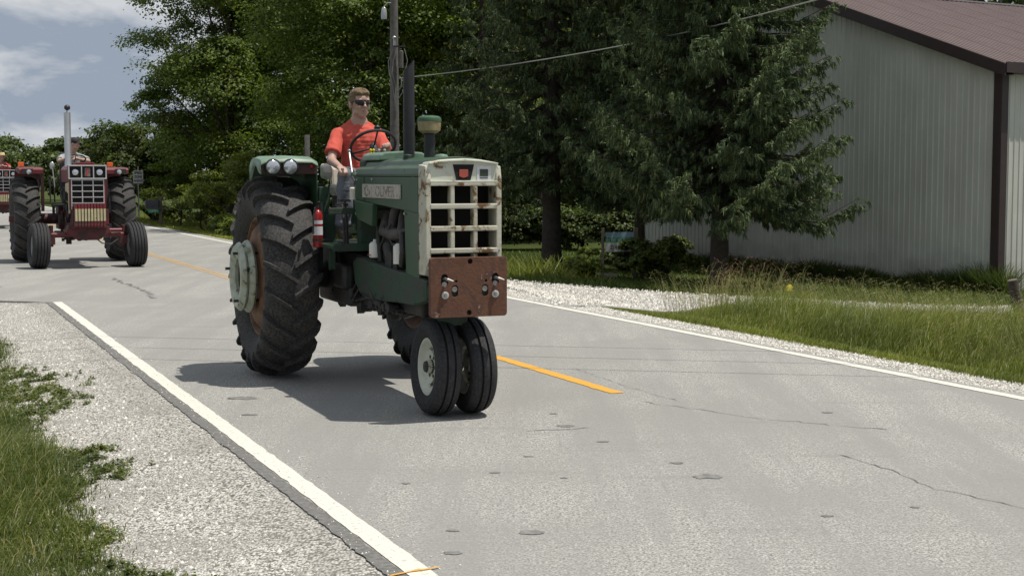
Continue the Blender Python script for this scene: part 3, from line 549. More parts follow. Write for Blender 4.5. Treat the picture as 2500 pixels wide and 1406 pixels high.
def spruce(label, x, y, h, rbase, zlow, seed, lev=34, tr=.19, shape=1.0, lean=(0, 0), den=1.0):
    r = np.random.default_rng(seed); z0 = float(zt(np.array(x), np.array(y))); o = thing('spruce_tree', label, 'tree', (x, y, z0), 0, 'spruces in front of the barn'); tb = MB()
    tb.tube([(0, 0, -.3), (lean[0] * .1, 0, .4), (lean[0] * .3, 0, h * .25), (lean[0] * .6, 0, h * .6), (lean[0], 0, h)], [tr * 1.45, tr * 1.08, tr * .8, tr * .45, .02], 12); A, Dn, Ln = [], [], []
    br = MB()
    for lv in range(lev):
        t = lv / (lev - 1); z = zlow + (h - zlow) * t ** 1.05; R = rbase * (1 - t) ** shape * (1.0 if t > .06 else .8) + .12; nb = int(6.4 + 2 * r.random()) if t < .8 else 5; off = r.uniform(0, 6.28)
        for b_ in range(nb):
            a = off + b_ * 6.283 / nb + r.normal() * .2; Lb = R * r.uniform(.66, 1.12); dr = np.array([math.cos(a), math.sin(a), 0]); sg = 14; tt = np.linspace(0, 1, sg)
            droop = -.34 * Lb * (1 - t * .8); P = np.array([dr * Lb * q + np.array([lean[0] * z / h, 0, z + droop * math.sin(q * 2.2) * .9 + .18 * Lb * q ** 3]) for q in tt]); side = np.array([-math.sin(a), math.cos(a), 0])
            if t < .7: br.tube([P[0], P[5], P[9], P[-1]], [.035 * (1 - t) + .012, .02, .012, .004], 5, cap=False)
            ns = max(5, int(Lb * 15 * den))
            for k in range(ns):
                q = .16 + .84 * (k + r.random()) / ns; i0 = min(int(q * (sg - 1)), sg - 2); p = P[i0] + (P[i0 + 1] - P[i0]) * (q * (sg - 1) - i0); sl = (.46 * (1 - .62 * q) * min(1, Lb / 1.4) + .13) * r.uniform(.6, 1.2)
                sgn = r.choice([-1, 1]); d2 = dr * .62 + side * sgn * r.uniform(.3, .95) + np.array([0, 0, r.uniform(-.35, .12)]); d2 /= np.linalg.norm(d2); nn = max(3, int(sl / .05))
                for j in range(nn):
                    qq = (j + .5) / nn; A.append(p + d2 * sl * qq + np.array([0, 0, -.22 * sl * qq * qq])); Dn.append(d2); Ln.append(.115 * (1 - .25 * qq))
                    if r.random() < .42: A.append(p + d2 * sl * qq + np.array([0, 0, -.07])); Dn.append(np.array([d2[0] * .25, d2[1] * .25, -1.])); Ln.append(.15)
    A = np.array(A); Dn = np.array(Dn); Ln = np.array(Ln); n = len(A); VV = []
    for rep in range(5):
        d3 = Dn + r.normal(size=(n, 3)) * .30; d3 /= np.linalg.norm(d3, axis=1, keepdims=True); s3 = np.cross(d3, np.array([0, 0, 1.]) + r.normal(size=(n, 3)) * .45); s3 /= np.linalg.norm(s3, axis=1, keepdims=True); l = Ln * r.uniform(.7, 1.2, n); p0 = A + r.normal(size=(n, 3)) * .018; wd = l * .12
        VV.append(np.stack([p0 - d3 * (l * .35)[:, None] + s3 * wd[:, None], p0 - d3 * (l * .35)[:, None] - s3 * wd[:, None], p0 + d3 * (l * .65)[:, None]], 1).reshape(-1, 3))
    V = np.concatenate(VV); fast('crown', V, np.arange(len(V)).reshape(-1, 3), 'spruce_needle', o); tb.build('trunk', 'bark', o); br.build('limbs', 'bark', o); return o
spruce('wide spruce standing right in front of the barn wall', 4.1, 29.2, 10.5, 2.9, 1.95, 1, 36, .175, .78)
spruce('tall dark spruce left of the phone sign', .95, 35.5, 14.0, 2.35, 2.3, 2, 40, .22, .55, den=.6)
spruce('slim spruce between the two larger spruces', 2.95, 34.2, 12.0, 1.8, 1.9, 3, 36, .12, .6)
spruce('dark conifer behind and left of the tall spruce', -.9, 44.0, 10.5, 2.1, 1.4, 4, 26, .16, .7, den=.6)
# ================================================================== BARN
K = np.array([9.34, 28.4]); gd = np.array([-.5, .866]); qd = np.array([.866, .5]); BW, BL, EZ, PZ, BZ = 11.8, 18.0, 3.86, 5.85, -.62
barn = thing('barn', 'pale ribbed steel pole barn with brown roof and trim', 'barn', (K[0], K[1], 0), math.atan2(qd[1], qd[0]))
# local frame: x along the long side wall (away right), y along the gable wall
def ribprof(w_, n=6, rw=.022, rh=.016):
    out = [(0, 0)]; sp = w_ / n
    for k in range(n): c = (k + .5) * sp; out += [(c - rw, 0), (c - rw * .5, rh), (c + rw * .5, rh), (c + rw, 0)]
    out.append((w_, 0)); return out
def sheet(w_, fb, ft, place, lap=.004):
    pr = ribprof(w_); V = []; 
    for (u_, o_) in pr: V.append(place(u_, fb(u_), o_ + lap * (u_ / w_))); V.append(place(u_, ft(u_), o_ + lap * (u_ / w_)))
    mb_ = MB(); mb_.add(V, [(2 * i, 2 * i + 2, 2 * i + 3, 2 * i + 1) for i in range(len(pr) - 1)]); return mb_
PWD = BW / 13
gz = lambda v: EZ + (PZ - EZ) * (1 - abs(v - BW / 2) / (BW / 2)) - .02
for i in range(13):
    y0 = i * PWD
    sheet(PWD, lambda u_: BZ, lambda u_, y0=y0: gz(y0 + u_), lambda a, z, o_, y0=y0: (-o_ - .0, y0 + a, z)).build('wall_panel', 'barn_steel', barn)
for i in range(20):
    x0 = i * .9
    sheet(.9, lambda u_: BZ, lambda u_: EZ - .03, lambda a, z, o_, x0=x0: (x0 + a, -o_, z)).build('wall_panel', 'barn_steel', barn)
mb = MB(); mb.add([(.03, BW - .02, BZ), (BL, BW, BZ), (BL, BW, EZ), (.03, BW - .02, EZ)], [(0, 1, 2, 3)]); mb.add([(BL, .03, BZ), (BL, BW, BZ), (BL, BW, EZ), (BL, BW / 2, PZ - .04), (BL, .03, EZ)], [(0, 1, 2, 3, 4)]); mb.build('back_walls', 'barn_steel', barn)
OV = .22; sl = (PZ - EZ) / (BW / 2); eo = .28; nl = math.hypot(1, sl)
for i in range(21):
    x0 = -OV + i * .9
    for sgn in (0, 1):
        def pl(a, v, o_, x0=x0, sgn=sgn):
            y = v if not sgn else BW - v; z = EZ + .07 + sl * v; return (x0 + a, y - (o_ * sl / nl if not sgn else -o_ * sl / nl), z + o_ / nl)
        sheet(.9, lambda u_: -eo, lambda u_: BW / 2 - .002, pl).build('roof_panel', 'roof_steel', barn)
def bar(name, pts, w_, h_, m_, par):
    mb_ = MB(); mb_.tube(pts, w_, 4, smooth=False); return mb_.build(name, m_, par)
mb = MB()
for sgn in (0, 1):
    f_ = lambda v: (v if not sgn else BW - v)
    P = [(-eo, -.17), (BW / 2, -.17), (BW / 2, .062), (-eo, .062)]; V = []
    for xx in (-OV - .03, -OV + .012):
        for (v, dz) in P: V.append((xx, f_(v), EZ + sl * v + dz))
    mb.add(V, [(0, 1, 2, 3), (4, 5, 6, 7), (0, 4, 5, 1), (2, 6, 7, 3), (0, 3, 7, 4), (1, 5, 6, 2)])
    V = []
    for xx in (-OV + .01, .02):
        for (v, dz) in [(-eo + .02, -.15), (BW / 2, -.15), (BW / 2, -.13), (-eo + .02, -.13)]: V.append((xx, f_(v), EZ + sl * v + dz))
    mb.add(V, [(0, 1, 2, 3), (4, 5, 6, 7), (0, 4, 5, 1), (2, 6, 7, 3)])
mb.build('rake_trim', 'brown_trim', barn)
mb = MB(); mb.box((BL / 2 - OV / 2, -eo - .01, EZ - .10), (BL + OV, .03, .2)); mb.box((BL / 2 - OV / 2, -eo / 2, EZ - .19), (BL + OV, eo, .02)); mb.build('eave_fascia', 'brown_trim', barn)
mb = MB(); mb.box((-.028, .07, (EZ + BZ) / 2 - .04), (.022, .19, EZ - BZ - .16)); mb.box((.055, -.03, (EZ + BZ) / 2 - .05), (.18, .022, EZ - BZ - .3)); mb.build('corner_trim', 'brown_trim', barn, bevel=.004)
mb = MB(); mb.prism([(BW / 2 - .2, PZ + .03), (BW / 2, PZ + .1), (BW / 2 + .2, PZ + .03), (BW / 2, PZ + .075)], -OV, BL, 'x'); mb.build('ridge_cap', 'brown_trim', barn)
# ================================================================== POLES, WIRES, SIGNS
def gz0(x, y): return float(zt(np.array(x), np.array(y)))
up = thing('utility_pole', 'weathered grey utility pole rising behind the driver', 'utility pole', (-3.08, 39, gz0(-3.08, 39)))
MB().tube([(0, 0, -.3), (0, 0, 3), (.0, 0, 6), (0, 0, 10)], [.128, .12, .105, .09], 16).build('pole', 'pole_wood', up)
zz = -gz0(-3.08, 39)
MB().box((.16, -.14, 5.08 + zz), (.3, .05, .04)).tube([(.16, -.14, 5.06 + zz), (.16, -.14, 4.75 + zz)], .02, 6).build('bracket', 'black_iron', up)
MB().lathe([(4.52, 0), (4.52, .055), (4.95, .055), (4.97, .03), (4.97, 0)], (.2, -.16, zz), seg=14).build('cutout', 'pole_wood', up)
for k, (x0, x1) in enumerate([(.0, -.06), (.08, .02), (.28, .34)]):
    MB().tube([(x0, -.16, 5.02 + zz), (x1 - .08 + .05 * k, -.17, 4.7 + zz), (x1 - .06, -.17, 4.4 + zz), (x1 + .02, -.16, 4.1 + zz), (.04, -.155, 3.6 + zz)], .011, 6).build('cable', 'cable_grey', up)
MB().tube([(.12, -.15, 4.33 + zz), (.2, -.17, 4.25 + zz), (.2, -.17, 4.05 + zz), (.1, -.16, 3.9 + zz)], .015, 6).build('cable', 'cable_grey', up)
MB().ball((.02, -.16, 5.3 + zz), .05, 10, 7).tube([(.02, -.16, 5.28 + zz), (.02, -.16, 5.1 + zz)], .03, 8).build('insulator', 'glass_clear', up)
MB().lathe([(-.16, .03), (-.15, .075), (.0, .08), (.13, .06), (.16, .035), (.17, 0)], (0, 0, 0), seg=16).build('lamp', 'glass_clear', up).location = (-.25, -.1, 5.93 + zz)
MB().tube([(0, -.05, 6.2 + zz), (-.15, -.1, 6.2 + zz), (-.26, -.1, 6.09 + zz)], .02, 8).build('lamp_arm', 'galvanised', up)
def wpt(px, py, Z): return ((px - 1250) * Z / 3611, Z, 1.72 + (430 - py) * Z / 3611)
pts = []; Qx = [976, 1400, 2000, 2700]; Qy = [193, 140, 0, -235]; cf = np.polyfit(Qx, Qy, 2)
for k in range(25): px = 976 + (2700 - 976) * k / 24; Z = 1 / (1 / 38.8 + (1 / 21. - 1 / 38.8) * k / 24); pts.append(wpt(px, np.polyval(cf, px), Z))
tag(MB().tube(pts, .0135, 6).build('service_wire', 'wire_grey'), 'pale service wire rising from the utility pole across the spruces', 'wire')
for k, (a, b_) in enumerate([((-4.5, 15.84), (2.45, 14.5)), ((-4.1, 14.86), (3.0, 13.5)), ((-3.9, 13.93), (3.31, 12.62))]):
    a, b_ = np.array(a), np.array(b_); h = 6.0; c = h / math.tan(rad(SUN_EL)); off = np.array([math.sin(rad(SUN_AZ)), math.cos(rad(SUN_AZ))]) * c; d_ = (b_ - a) / np.linalg.norm(b_ - a); mid = (a + b_) / 2 + off
    o = MB().tube([(*(mid + d_ * t_), h + .0006 * t_ * t_) for t_ in np.linspace(-30, 30, 21)], .0105, 6).build('overhead_wire', 'wire_dark')
    tag(o, ['overhead wire over the road farthest from the camera', 'middle overhead wire above the road whose shadow crosses it', 'overhead wire over the road nearest the camera'][k], 'wire', 'overhead wires shading the road')
tag(MB().tube([(0, 0, -.3), (.02, 0, 2.84)], [.07, .062], 10).build('wooden_post', 'old_dark_wood'), 'short grey wooden post standing behind the green fender', 'post').location = (-4.98, 36, gz0(-4.98, 36))
# leaning cut post in the grass
lp = thing('cut_post', 'leaning dark wood post with pale sawn top in the tall grass at right', 'post', (7.72, 22.3, gz0(7.72, 22.3)))
lp.rotation_euler = (0, rad(-14), 0); MB().lathe([(-.2, .09), (.1, .088), (.3, .083), (.66, .08)], seg=14).build('shaft', 'bark', lp); MB().lathe([(.655, .079), (.67, .074), (.672, 0)], seg=14).build('sawn_top', 'old_wood', lp)
# speed sign
sg = thing('road_sign', 'white SPEED ZONE AHEAD sign on a metal post', 'road sign', (-14.77, 58.6, gz0(-14.77, 58.6)), rad(14))
g_ = -gz0(-14.77, 58.6)
MB().box((0, .02, 1.05 + g_ / 2), (.05, .03, 2.1 + g_)).build('sign_post', 'galvanised', sg); MB().box((0, -.005, 1.68 + g_), (.38, .008, .51)).build('sign_plate', 'sign_white', sg, bevel=.003)
for k, tx in enumerate(['SPEED', 'ZONE', 'AHEAD']): text(tx, .135, 'sign_black', sg, (0, -.012, 1.84 + g_ - .155 * k), (rad(90), 0, 0), sx=.8, bold=.004)
mbx = thing('mailbox', 'black mailbox with green number plate on a wooden post', 'mailbox', (-12.65, 53.3, gz0(-12.65, 53.3)), rad(8)); g_ = -gz0(-12.65, 53.3)
MB().box((0, 0, (.98 + g_) / 2 - .1), (.11, .11, .98 + g_ + .2)).build('mailbox_post', 'old_wood', mbx, bevel=.006)
pf = [(-.085, 0), (.085, 0), (.085, .14)] + [(.085 * math.cos(a), .14 + .085 * math.sin(a)) for a in np.linspace(.3, 2.84, 9)] + [(-.085, .14)]
bx = MB().prism([(a * 1.2, b_ * 1.25) for a, b_ in pf], -.50, -.05, 'x').build('box', 'mailbox_black', mbx, bevel=.004); bx.location = (0, -.1, .58 + g_)
fr = MB().prism([(a * 1.28, b_ * 1.3 - .005) for a, b_ in pf], -.52, -.50, 'x').build('box_door', 'mailbox_grey', mbx); fr.location = (0, -.1, .58 + g_)
MB().box((-.27, -.1, .56 + g_), (.52, .2, .03)).box((.14, 0, .56 + g_), (.3, .08, .07), (0, rad(15), 0)).build('support_arm', 'old_wood', mbx)
MB().box((-.24, -.2, .47 + g_), (.38, .008, .11)).build('number_plate', 'plate_green', mbx); text('1590', .11, 'sign_white', mbx, (-.24, -.206, .47 + g_), (rad(90), 0, 0), 'house_number', bold=.003)
# phone sign
X0, Y0 = 2.28, 31.3; ph = thing('yard_sign', 'small yard sign with phone number below green and blue panels', 'sign', (X0, Y0, gz0(X0, Y0)), rad(12)); g_ = -gz0(X0, Y0)
MB().box((.36, .03, .3 + g_ / 2), (.09, .07, .66 + g_)).box((-.36, .03, .3 + g_ / 2), (.05, .05, .66 + g_)).build('sign_frame', 'old_wood', ph, bevel=.004)
MB().box((0, 0, .215 + g_), (.62, .02, .18)).build('number_board', 'sign_white', ph, bevel=.002); text('2) 468-8511', .125, 'sign_black', ph, (.02, -.012, .215 + g_), (rad(90), 0, 0), 'phone_number', sx=.75, bold=.003)
MB().box((0, 0, .365 + g_), (.62, .02, .10)).build('green_board', 'sign_green', ph, bevel=.002)
MB().box((0, 0, .48 + g_), (.62, .02, .11)).build('blue_board', 'sign_blue', ph, bevel=.002)
for k in range(4): MB().box((-.2 + .13 * k, -.012, .365 + g_), (.012, .004, .07)).build('board_stroke', 'sign_black', ph)
o = MB().box((0, 0, 0), (.42, .4, .07)).build('stone_slab', 'concrete', bevel=.01); tag(o, 'flat pale stone slab on the lawn between two bushes', 'slab'); o.location = (2.04, 31.7, gz0(2.04, 31.7) + .03)
o = MB().box((0, 0, 0), (.13, .06, .10), taper=.85).box((0, 0, .06), (.06, .04, .03)).build('marker_flag', 'yellow_plastic', bevel=.01); tag(o, 'small yellow plastic marker lying in the grass before the barn', 'marker'); o.location = (5.0, 26.6, gz0(5.0, 26.6) + .16); o.rotation_euler = (0, rad(8), rad(20))
MB().tube([(0, 0, -.2), (0, 0, -.04)], .008, 6).build('stake', 'steel', o)
# ================================================================== TRACTORS  (local frame: x forward, y to the tractor's left, z up; origin on the road under the rear axle)
def smooth_prof(pts, n=4):
    out = []; P = [np.array(p, float) for p in pts]
    for i in range(len(P) - 1):
        p0, p1, p2, p3 = P[max(i - 1, 0)], P[i], P[i + 1], P[min(i + 2, len(P) - 1)]
        for k in range(n):
            t = k / n; out.append(tuple(.5 * ((2 * p1) + (-p0 + p2) * t + (2 * p0 - 5 * p1 + 4 * p2 - p3) * t * t + (-p0 + 3 * p1 - 3 * p2 + p3) * t ** 3)))
    out.append(tuple(P[-1])); return out
def lug_tyre(R, wd, rim, nl=24, lh=.042, lw=.040, slope=.20, seed=0):
    mb = MB(); h = wd / 2; Rc = R - lh
    prof = smooth_prof([(-h * .62, rim), (-h * .80, rim + .03), (-h * 1.04, rim + (Rc - rim) * .42), (-h * 1.03, rim + (Rc - rim) * .72), (-h * .80, Rc - .035), (-h * .45, Rc - .008), (0, Rc), (h * .45, Rc - .008), (h * .80, Rc - .035), (h * 1.03, rim + (Rc - rim) * .72), (h * 1.04, rim + (Rc - rim) * .42), (h * .80, rim + .03), (h * .62, rim)], 3)
    mb.lathe(prof, axis='y', seg=72); rr = np.random.default_rng(seed)
    pa = np.array(prof); half = pa[pa[:, 0] >= 0][:-4]; half = half[np.argsort(half[:, 0] - 5 * half[:, 1])]
    q = np.array(smooth_prof([(0, Rc), (h * .45, Rc - .008), (h * .80, Rc - .035), (h * 1.03, rim + (Rc - rim) * .72), (h * 1.04, rim + (Rc - rim) * .5)], 6))
    L_ = np.concatenate([[0], np.cumsum(np.linalg.norm(np.diff(q, axis=0), axis=1))])
    def at(t):
        y, r = np.interp(t, L_, q[:, 0]), np.interp(t, L_, q[:, 1]); y2, r2 = np.interp(t + .01, L_, q[:, 0]), np.interp(t + .01, L_, q[:, 1]); d = np.array([y2 - y, r2 - r]); d /= np.linalg.norm(d) + 1e-9; return np.array([y, r]), np.array([-d[1], d[0]])
    for side in (-1, 1):
        for k in range(nl):
            a0 = 2 * math.pi * (k + (.5 if side > 0 else 0)) / nl; V = []; ts = [-.012, .03, .08, .13, .18, .215, .245, .275, .315, .355]
            for t in ts:
                c, nn = at(abs(t)); y = c[0] * (1 if t >= 0 else -1); hh = np.interp(t, [-.02, .0, .20, .245, .29, .36], [lh * .92, lh, lh * .98, lh * .72, lh * .22, .001]); wk = lw * np.interp(t, [-.02, .0, .2, .36], [1.1, .92, .9, .8]); aa0 = a0 + slope * min(1.08, max(0, t + .012) / .235)
                ny = nn[0] if t >= 0 else 0
                for (off, s_, kk) in ((-.02, -1, 1.35), (hh, -1, .9), (hh, 1, .9), (-.02, 1, 1.2)):
                    a = aa0 + s_ * kk * wk / 2 / R; r_ = c[1] + nn[1] * off; yy = side * (y + ny * off); V.append((r_ * math.cos(a), yy, r_ * math.sin(a)))
            n = len(ts); F = [(4 * i + j, 4 * i + j + 1, 4 * i + 5 + j, 4 * i + 4 + j) for i in range(n - 1) for j in range(3)]
            F += [(0, 1, 2, 3), (4 * n - 4, 4 * n - 3, 4 * n - 2, 4 * n - 1)]; mb.add(V, F)
    return mb
def rib_tyre(R, wd, rim, ribs=3, gd_=.012, worn=0):
    h = wd / 2; n = ribs; pr = [(-h * .6, rim), (-h * .8, rim + .012), (-h * 1.0, rim + (R - rim) * .45), (-h * .96, rim + (R - rim) * .72), (-h * .86, R - .028)]
    ys = np.linspace(-h * .80, h * .80, n * 2 + (n - 1) * 2 - (n - 2) * 2 if 0 else 2 * n); w_ = 1.6 * h / (n + (n - 1) * .42); y = -h * .8
    for k in range(n):
        rr = lambda yy: R - .020 * (yy / (h * .8)) ** 2
        pr += [(y, rr(y)), (y + w_ * .5, rr(y + w_ * .5) + .001), (y + w_, rr(y + w_))]
        y += w_
        if k < n - 1: g = w_ * .42; pr += [(y + g * .18, rr(y) - gd_), (y + g * .82, rr(y) - gd_)]; y += g
    pr += [(h * .86, R - .028), (h * .96, rim + (R - rim) * .72), (h, rim + (R - rim) * .45), (h * .8, rim + .012), (h * .6, rim)]
    return MB().lathe(pr, axis='y', seg=72, smooth=False)
def rim_mb(rim, wd, dish, hub=.09, inner=-.02, seg=48):
    h = wd / 2 * .62; pr = [(-h, rim + .012), (-h - .012, rim + .012), (-h - .012, rim - .01), (-h * .75, rim - .03), (-h * .4, rim - .055), (h * .4, rim - .055), (h * .75, rim - .03), (h + .012, rim - .01), (h + .012, rim + .012), (h, rim + .012)]
    mb = MB().lathe(pr, axis='y', seg=seg); d = dish; mb.lathe([(d + .03, rim - .056), (d, rim - .09), (d - .03, rim * .62), (d - .01, rim * .45), (d - .01, hub), (d - .05, hub), (d - .05, 0)], axis='y', seg=seg); return mb

def mount(root, s, d, turn=0):
    x, y = W(s, d); root.location = (x, y, 0); hx, hy = -U; root.rotation_euler = (0, 0, math.atan2(hy, hx) - rad(turn))

# ---------------------------------------------------------------- green tractor
gt = thing('tractor', 'worn green tractor with white grille and narrow front wheels', 'tractor', group='tractors driving in line'); mount(gt, 12.55, 3.745, 1.0)
# rear wheels
tyre_rear = None
for side in (-1, 1):
    wh = part_empty('rear_wheel', gt, (0, side * .698, .862)); ty = lug_tyre(.862, .425, .50, 21, .050, .038).build('tyre', 'tyre_rubber', wh) if tyre_rear is None else piece('tyre', tyre_rear, wh); tyre_rear = tyre_rear or ty
    if side > 0: ty.location = (0, 0, 0)
    rm = rim_mb(.50, .425, side * .15).build('rim', 'rim_rust', wh)
    wm = MB(); o_ = side
    # cast ring weights bolted outside the rim, axle side at 0.10, outermost 0.33
    for (a, b_, r0, r1) in [(.205, .27, .19, .312), (.275, .335, .16, .295)]:
        wm.lathe([(o_ * a, r0), (o_ * a, r1 - .02), (o_ * (a + .02), r1), (o_ * (b_ - .03), r1 - .004), (o_ * b_, r1 - .035), (o_ * b_, r0 + .045), (o_ * (b_ - .02), r0 + .02), (o_ * (b_ - .03), r0)], axis='y', seg=64, close=True)
    for k in range(2): a = k * math.pi / 2 + .9; wm.box((.285 * math.cos(a), o_ * .273, .285 * math.sin(a)), (.05, .05, .05), (0, -a, 0))
    wm.build('wheel_weight', 'weight_paint', wh)
    MB().lathe([(o_ * .0, .12), (o_ * .2, .12), (o_ * .24, .10), (o_ * .24, 0)], axis='y', seg=20).build('hub', 'rim_rust', wh)
    for k in range(3):
        a = [1.05, -1.0, 2.9][k]; MB().tube([(.235 * math.cos(a), o_ * .06, .235 * math.sin(a)), (.235 * math.cos(a), o_ * .375, .235 * math.sin(a))], .012, 8).tube([(.235 * math.cos(a), o_ * .30, .235 * math.sin(a)), (.235 * math.cos(a), o_ * .322, .235 * math.sin(a))], .024, 6, smooth=False).build('bolt', 'black_iron', wh)
# front pair
for side in (-1, 1):
    wh = part_empty('front_wheel', gt, (2.57, side * .1325 + .0325, .352), (rad(side * 2), 0, 0)); rib_tyre(.350, .195, .20, 3, .02).build('tyre', 'front_rubber', wh)
    rim_mb(.20, .185, side * .02, hub=.05).build('rim', 'rusty_white' if 0 else 'grille_white', wh)
    MB().lathe([(side * .0, .055), (side * .05, .05), (side * .085, .038), (side * .09, 0)], axis='y', seg=16).build('hub', 'green_casting', wh)
    for k in range(6): a = k * math.pi / 3; MB().tube([(.075 * math.cos(a), side * .0, .075 * math.sin(a)), (.075 * math.cos(a), side * .035, .075 * math.sin(a))], .014, 6, smooth=False).build('wheel_nut', 'green_casting', wh)
MB().tube([(2.57, -.1, .352), (2.57, .1, .352)], .04, 10).tube([(2.57, 0, .34), (2.55, 0, .8)], [.06, .075], 14).box((2.55, 0, .72), (.24, .22, .14)).build('front_pedestal', 'green_casting', gt, bevel=.008)
# chassis rails, castings and belly
MB().prism([(1.02, 1.03), (1.15, 1.075), (2.0, 1.03), (2.45, 1.02), (2.86, 1.0), (2.88, .86), (2.6, .80), (2.2, .79), (1.65, .76), (1.25, .78), (1.08, .86)], -.28, -.20).prism([(1.02, 1.03), (2.86, 1.0), (2.88, .86), (2.2, .79), (1.25, .78), (1.08, .86)], .20, .28).box((2.86, 0, .93), (.06, .56, .13)).build('frame_rail', 'green_casting', gt, bevel=.012)
MB().box((1.75, 0, .83), (1.5, .36, .26)).box((1.35, 0, .70), (.55, .28, .10)).tube([(1.6, -.1, .70), (1.6, -.1, .60)], .05, 10).build('oil_pan', 'black_iron', gt, bevel=.02)
MB().box((.55, 0, .88), (1.1, .42, .42)).box((.1, 0, .9), (.6, .5, .52)).box((.75, -.25, .74), (.5, .12, .16)).box((.8, -.3, .90), (.36, .10, .2)).build('transmission', 'black_iron', gt, bevel=.03)
MB().tube([(0, -.52, .862), (0, .52, .862)], .115, 18).tube([(0, -.48, .862), (0, -.42, .862)], .19, 18).tube([(0, .48, .862), (0, .42, .862)], .19, 18).build('rear_axle', 'green_casting', gt)
r_ = np.random.default_rng(5); mb = MB()
for k in range(46): x = r_.uniform(.3, 2.1); mb.box((x, r_.uniform(-.26, -.10), r_.uniform(.665, .75)), r_.uniform((.04, .03, .03), (.2, .08, .08)), (0, r_.uniform(-.3, .3), 0))
for k in range(8): a = r_.uniform(.3, 1.6); mb.tube([(a, -.27, r_.uniform(.7, .9)), (a + r_.uniform(.1, .4), -.29, r_.uniform(.68, .8)), (a + r_.uniform(.4, .7), -.24, r_.uniform(.7, 1.0))], .010, 6)
mb.build('linkages', 'black_iron', gt)['kind'] = 'stuff'
# engine
MB().box((1.92, 0, 1.24), (.86, .24, .44)).box((1.92, 0, 1.5), (.8, .2, .14)).box((1.9, -.14, 1.12), (.8, .06, .12)).build('engine_block', 'engine_grime', gt, bevel=.015)
MB().tube([(1.62, -.16, 1.42), (1.66, -.2, 1.30), (1.95, -.21, 1.28), (2.2, -.18, 1.30)], [.045, .05, .05, .04], 12).tube([(1.84, -.2, 1.28), (1.86, -.18, 1.45), (1.9, -.12, 1.55)], .04, 12).tube([(2.08, -.2, 1.28), (2.05, -.17, 1.42), (1.95, -.1, 1.53)], .038, 12).build('manifold', 'engine_grime', gt)
MB().tube([(1.5, -.2, 1.38), (1.6, -.23, 1.2), (1.62, -.22, 1.06)], .022, 8).tube([(1.78, -.2, 1.2), (1.86, -.2, 1.08)], .055, 12).tube([(2.2, -.23, 1.3), (2.28, -.25, 1.16), (2.22, -.24, 1.06)], .028, 8).box((1.9, -.2, 1.09), (.16, .1, .12)).box((2.05, -.2, 1.12), (.1, .09, .2)).tube([(1.55, -.21, 1.24), (1.75, -.24, 1.34), (2.0, -.24, 1.2)], .010, 6).tube([(1.5, -.2, 1.1), (1.72, -.25, 1.2), (1.95, -.24, 1.36)], .008, 6).build('engine_hoses', 'black_iron', gt, bevel=.004)
MB().lathe([(0, 0), (0, .042), (.005, .046), (.10, .046), (.115, .036), (.125, .015), (.14, .015), (.14, 0)], (1.56, -.25, 1.09), seg=20).build('oil_filter', 'white_plastic', gt)
MB().lathe([(0, 0), (0, .046), (.13, .046), (.15, .02), (.15, 0)], (2.19, -.25, 1.075), seg=20).build('fuel_filter', 'white_plastic', gt)
MB().tube([(1.52, -.297, 1.11), (1.60, -.297, 1.11)], .004, 5).build('filter_stripe', 'emblem_red', gt)
# hood and side panels
MB().prism([(-.285, 1.715), (-.285, 1.735), (-.275, 1.775), (-.245, 1.79), (-.20, 1.795), (-.185, 1.83), (-.12, 1.85), (0, 1.858), (.12, 1.85), (.185, 1.83), (.20, 1.795), (.245, 1.79), (.275, 1.775), (.285, 1.735), (.285, 1.715)], 1.13, 2.74, 'x').build('hood', 'green_paint', gt, bevel=.006)
MB().prism([(-.2, 1.84), (-.19, 1.885), (-.15, 1.905), (0, 1.915), (.15, 1.905), (.19, 1.885), (.2, 1.84)], 1.02, 1.52, 'x').build('battery_cover', 'faded_green', gt, bevel=.012)
MB().prism([(1.13, 1.712), (2.735, 1.712), (2.735, 1.46), (2.33, 1.478), (1.55, 1.512), (1.13, 1.535)], -.285, -.262).build('side_panel', 'green_paint', gt, bevel=.004)
MB().prism([(1.13, 1.712), (2.735, 1.712), (2.735, 1.46), (2.33, 1.478), (1.55, 1.512), (1.13, 1.535)], .262, .285).build('side_panel', 'green_paint', gt, bevel=.004)
MB().prism([(1.135, 1.53), (1.66, 1.507), (1.63, 1.335), (1.30, 1.37), (1.20, 1.40)], -.30, -.25).build('lower_side_panel', 'green_paint', gt, bevel=.008)
for sd_ in (-1, 1): MB().prism([(2.40, 1.475), (2.735, 1.458), (2.735, 1.0), (2.44, 1.02)], min(sd_ * .26, sd_ * .28), max(sd_ * .26, sd_ * .28)).build('radiator_side', 'green_paint', gt, bevel=.004)
MB().box((1.39, -.2865, 1.69), (.012, .004, .05)).box((1.39, -.2865, 1.60), (.004, .004, .19)).build('panel_seam', 'black_iron', gt)
MB().box((2.66, 0, 1.36), (.04, .5, .66)).build('radiator', 'void_black', gt)
for (x, z) in [(1.17, 1.735), (1.62, 1.695), (1.17, 1.42), (2.44, 1.45), (1.2, 1.69)]: MB().ball((x, -.289, z), .011, 8, 5).build('bolt', 'steel', gt)
bd = MB().box((1.865, -.292, 1.605), (.98, .012, .105), (0, 0, 0)).build('name_badge', 'badge_worn', gt, bevel=.004)
text('OLIVER', .112, 'worn_lettering', bd, (1.98, -.2985, 1.600), (rad(90), 0, 0), sx=1.35, bold=.001)
MB().tube([(1.50 + .045 * math.cos(a), -.299, 1.605 + .04 * math.sin(a)) for a in np.linspace(0, 5.4, 14)], .007, 5).build('badge_emblem', 'worn_lettering', bd)
# dash tower behind hood
MB().box((1.04, 0, 1.62), (.18, .40, .46)).build('dash_panel', 'green_casting', gt, bevel=.02)
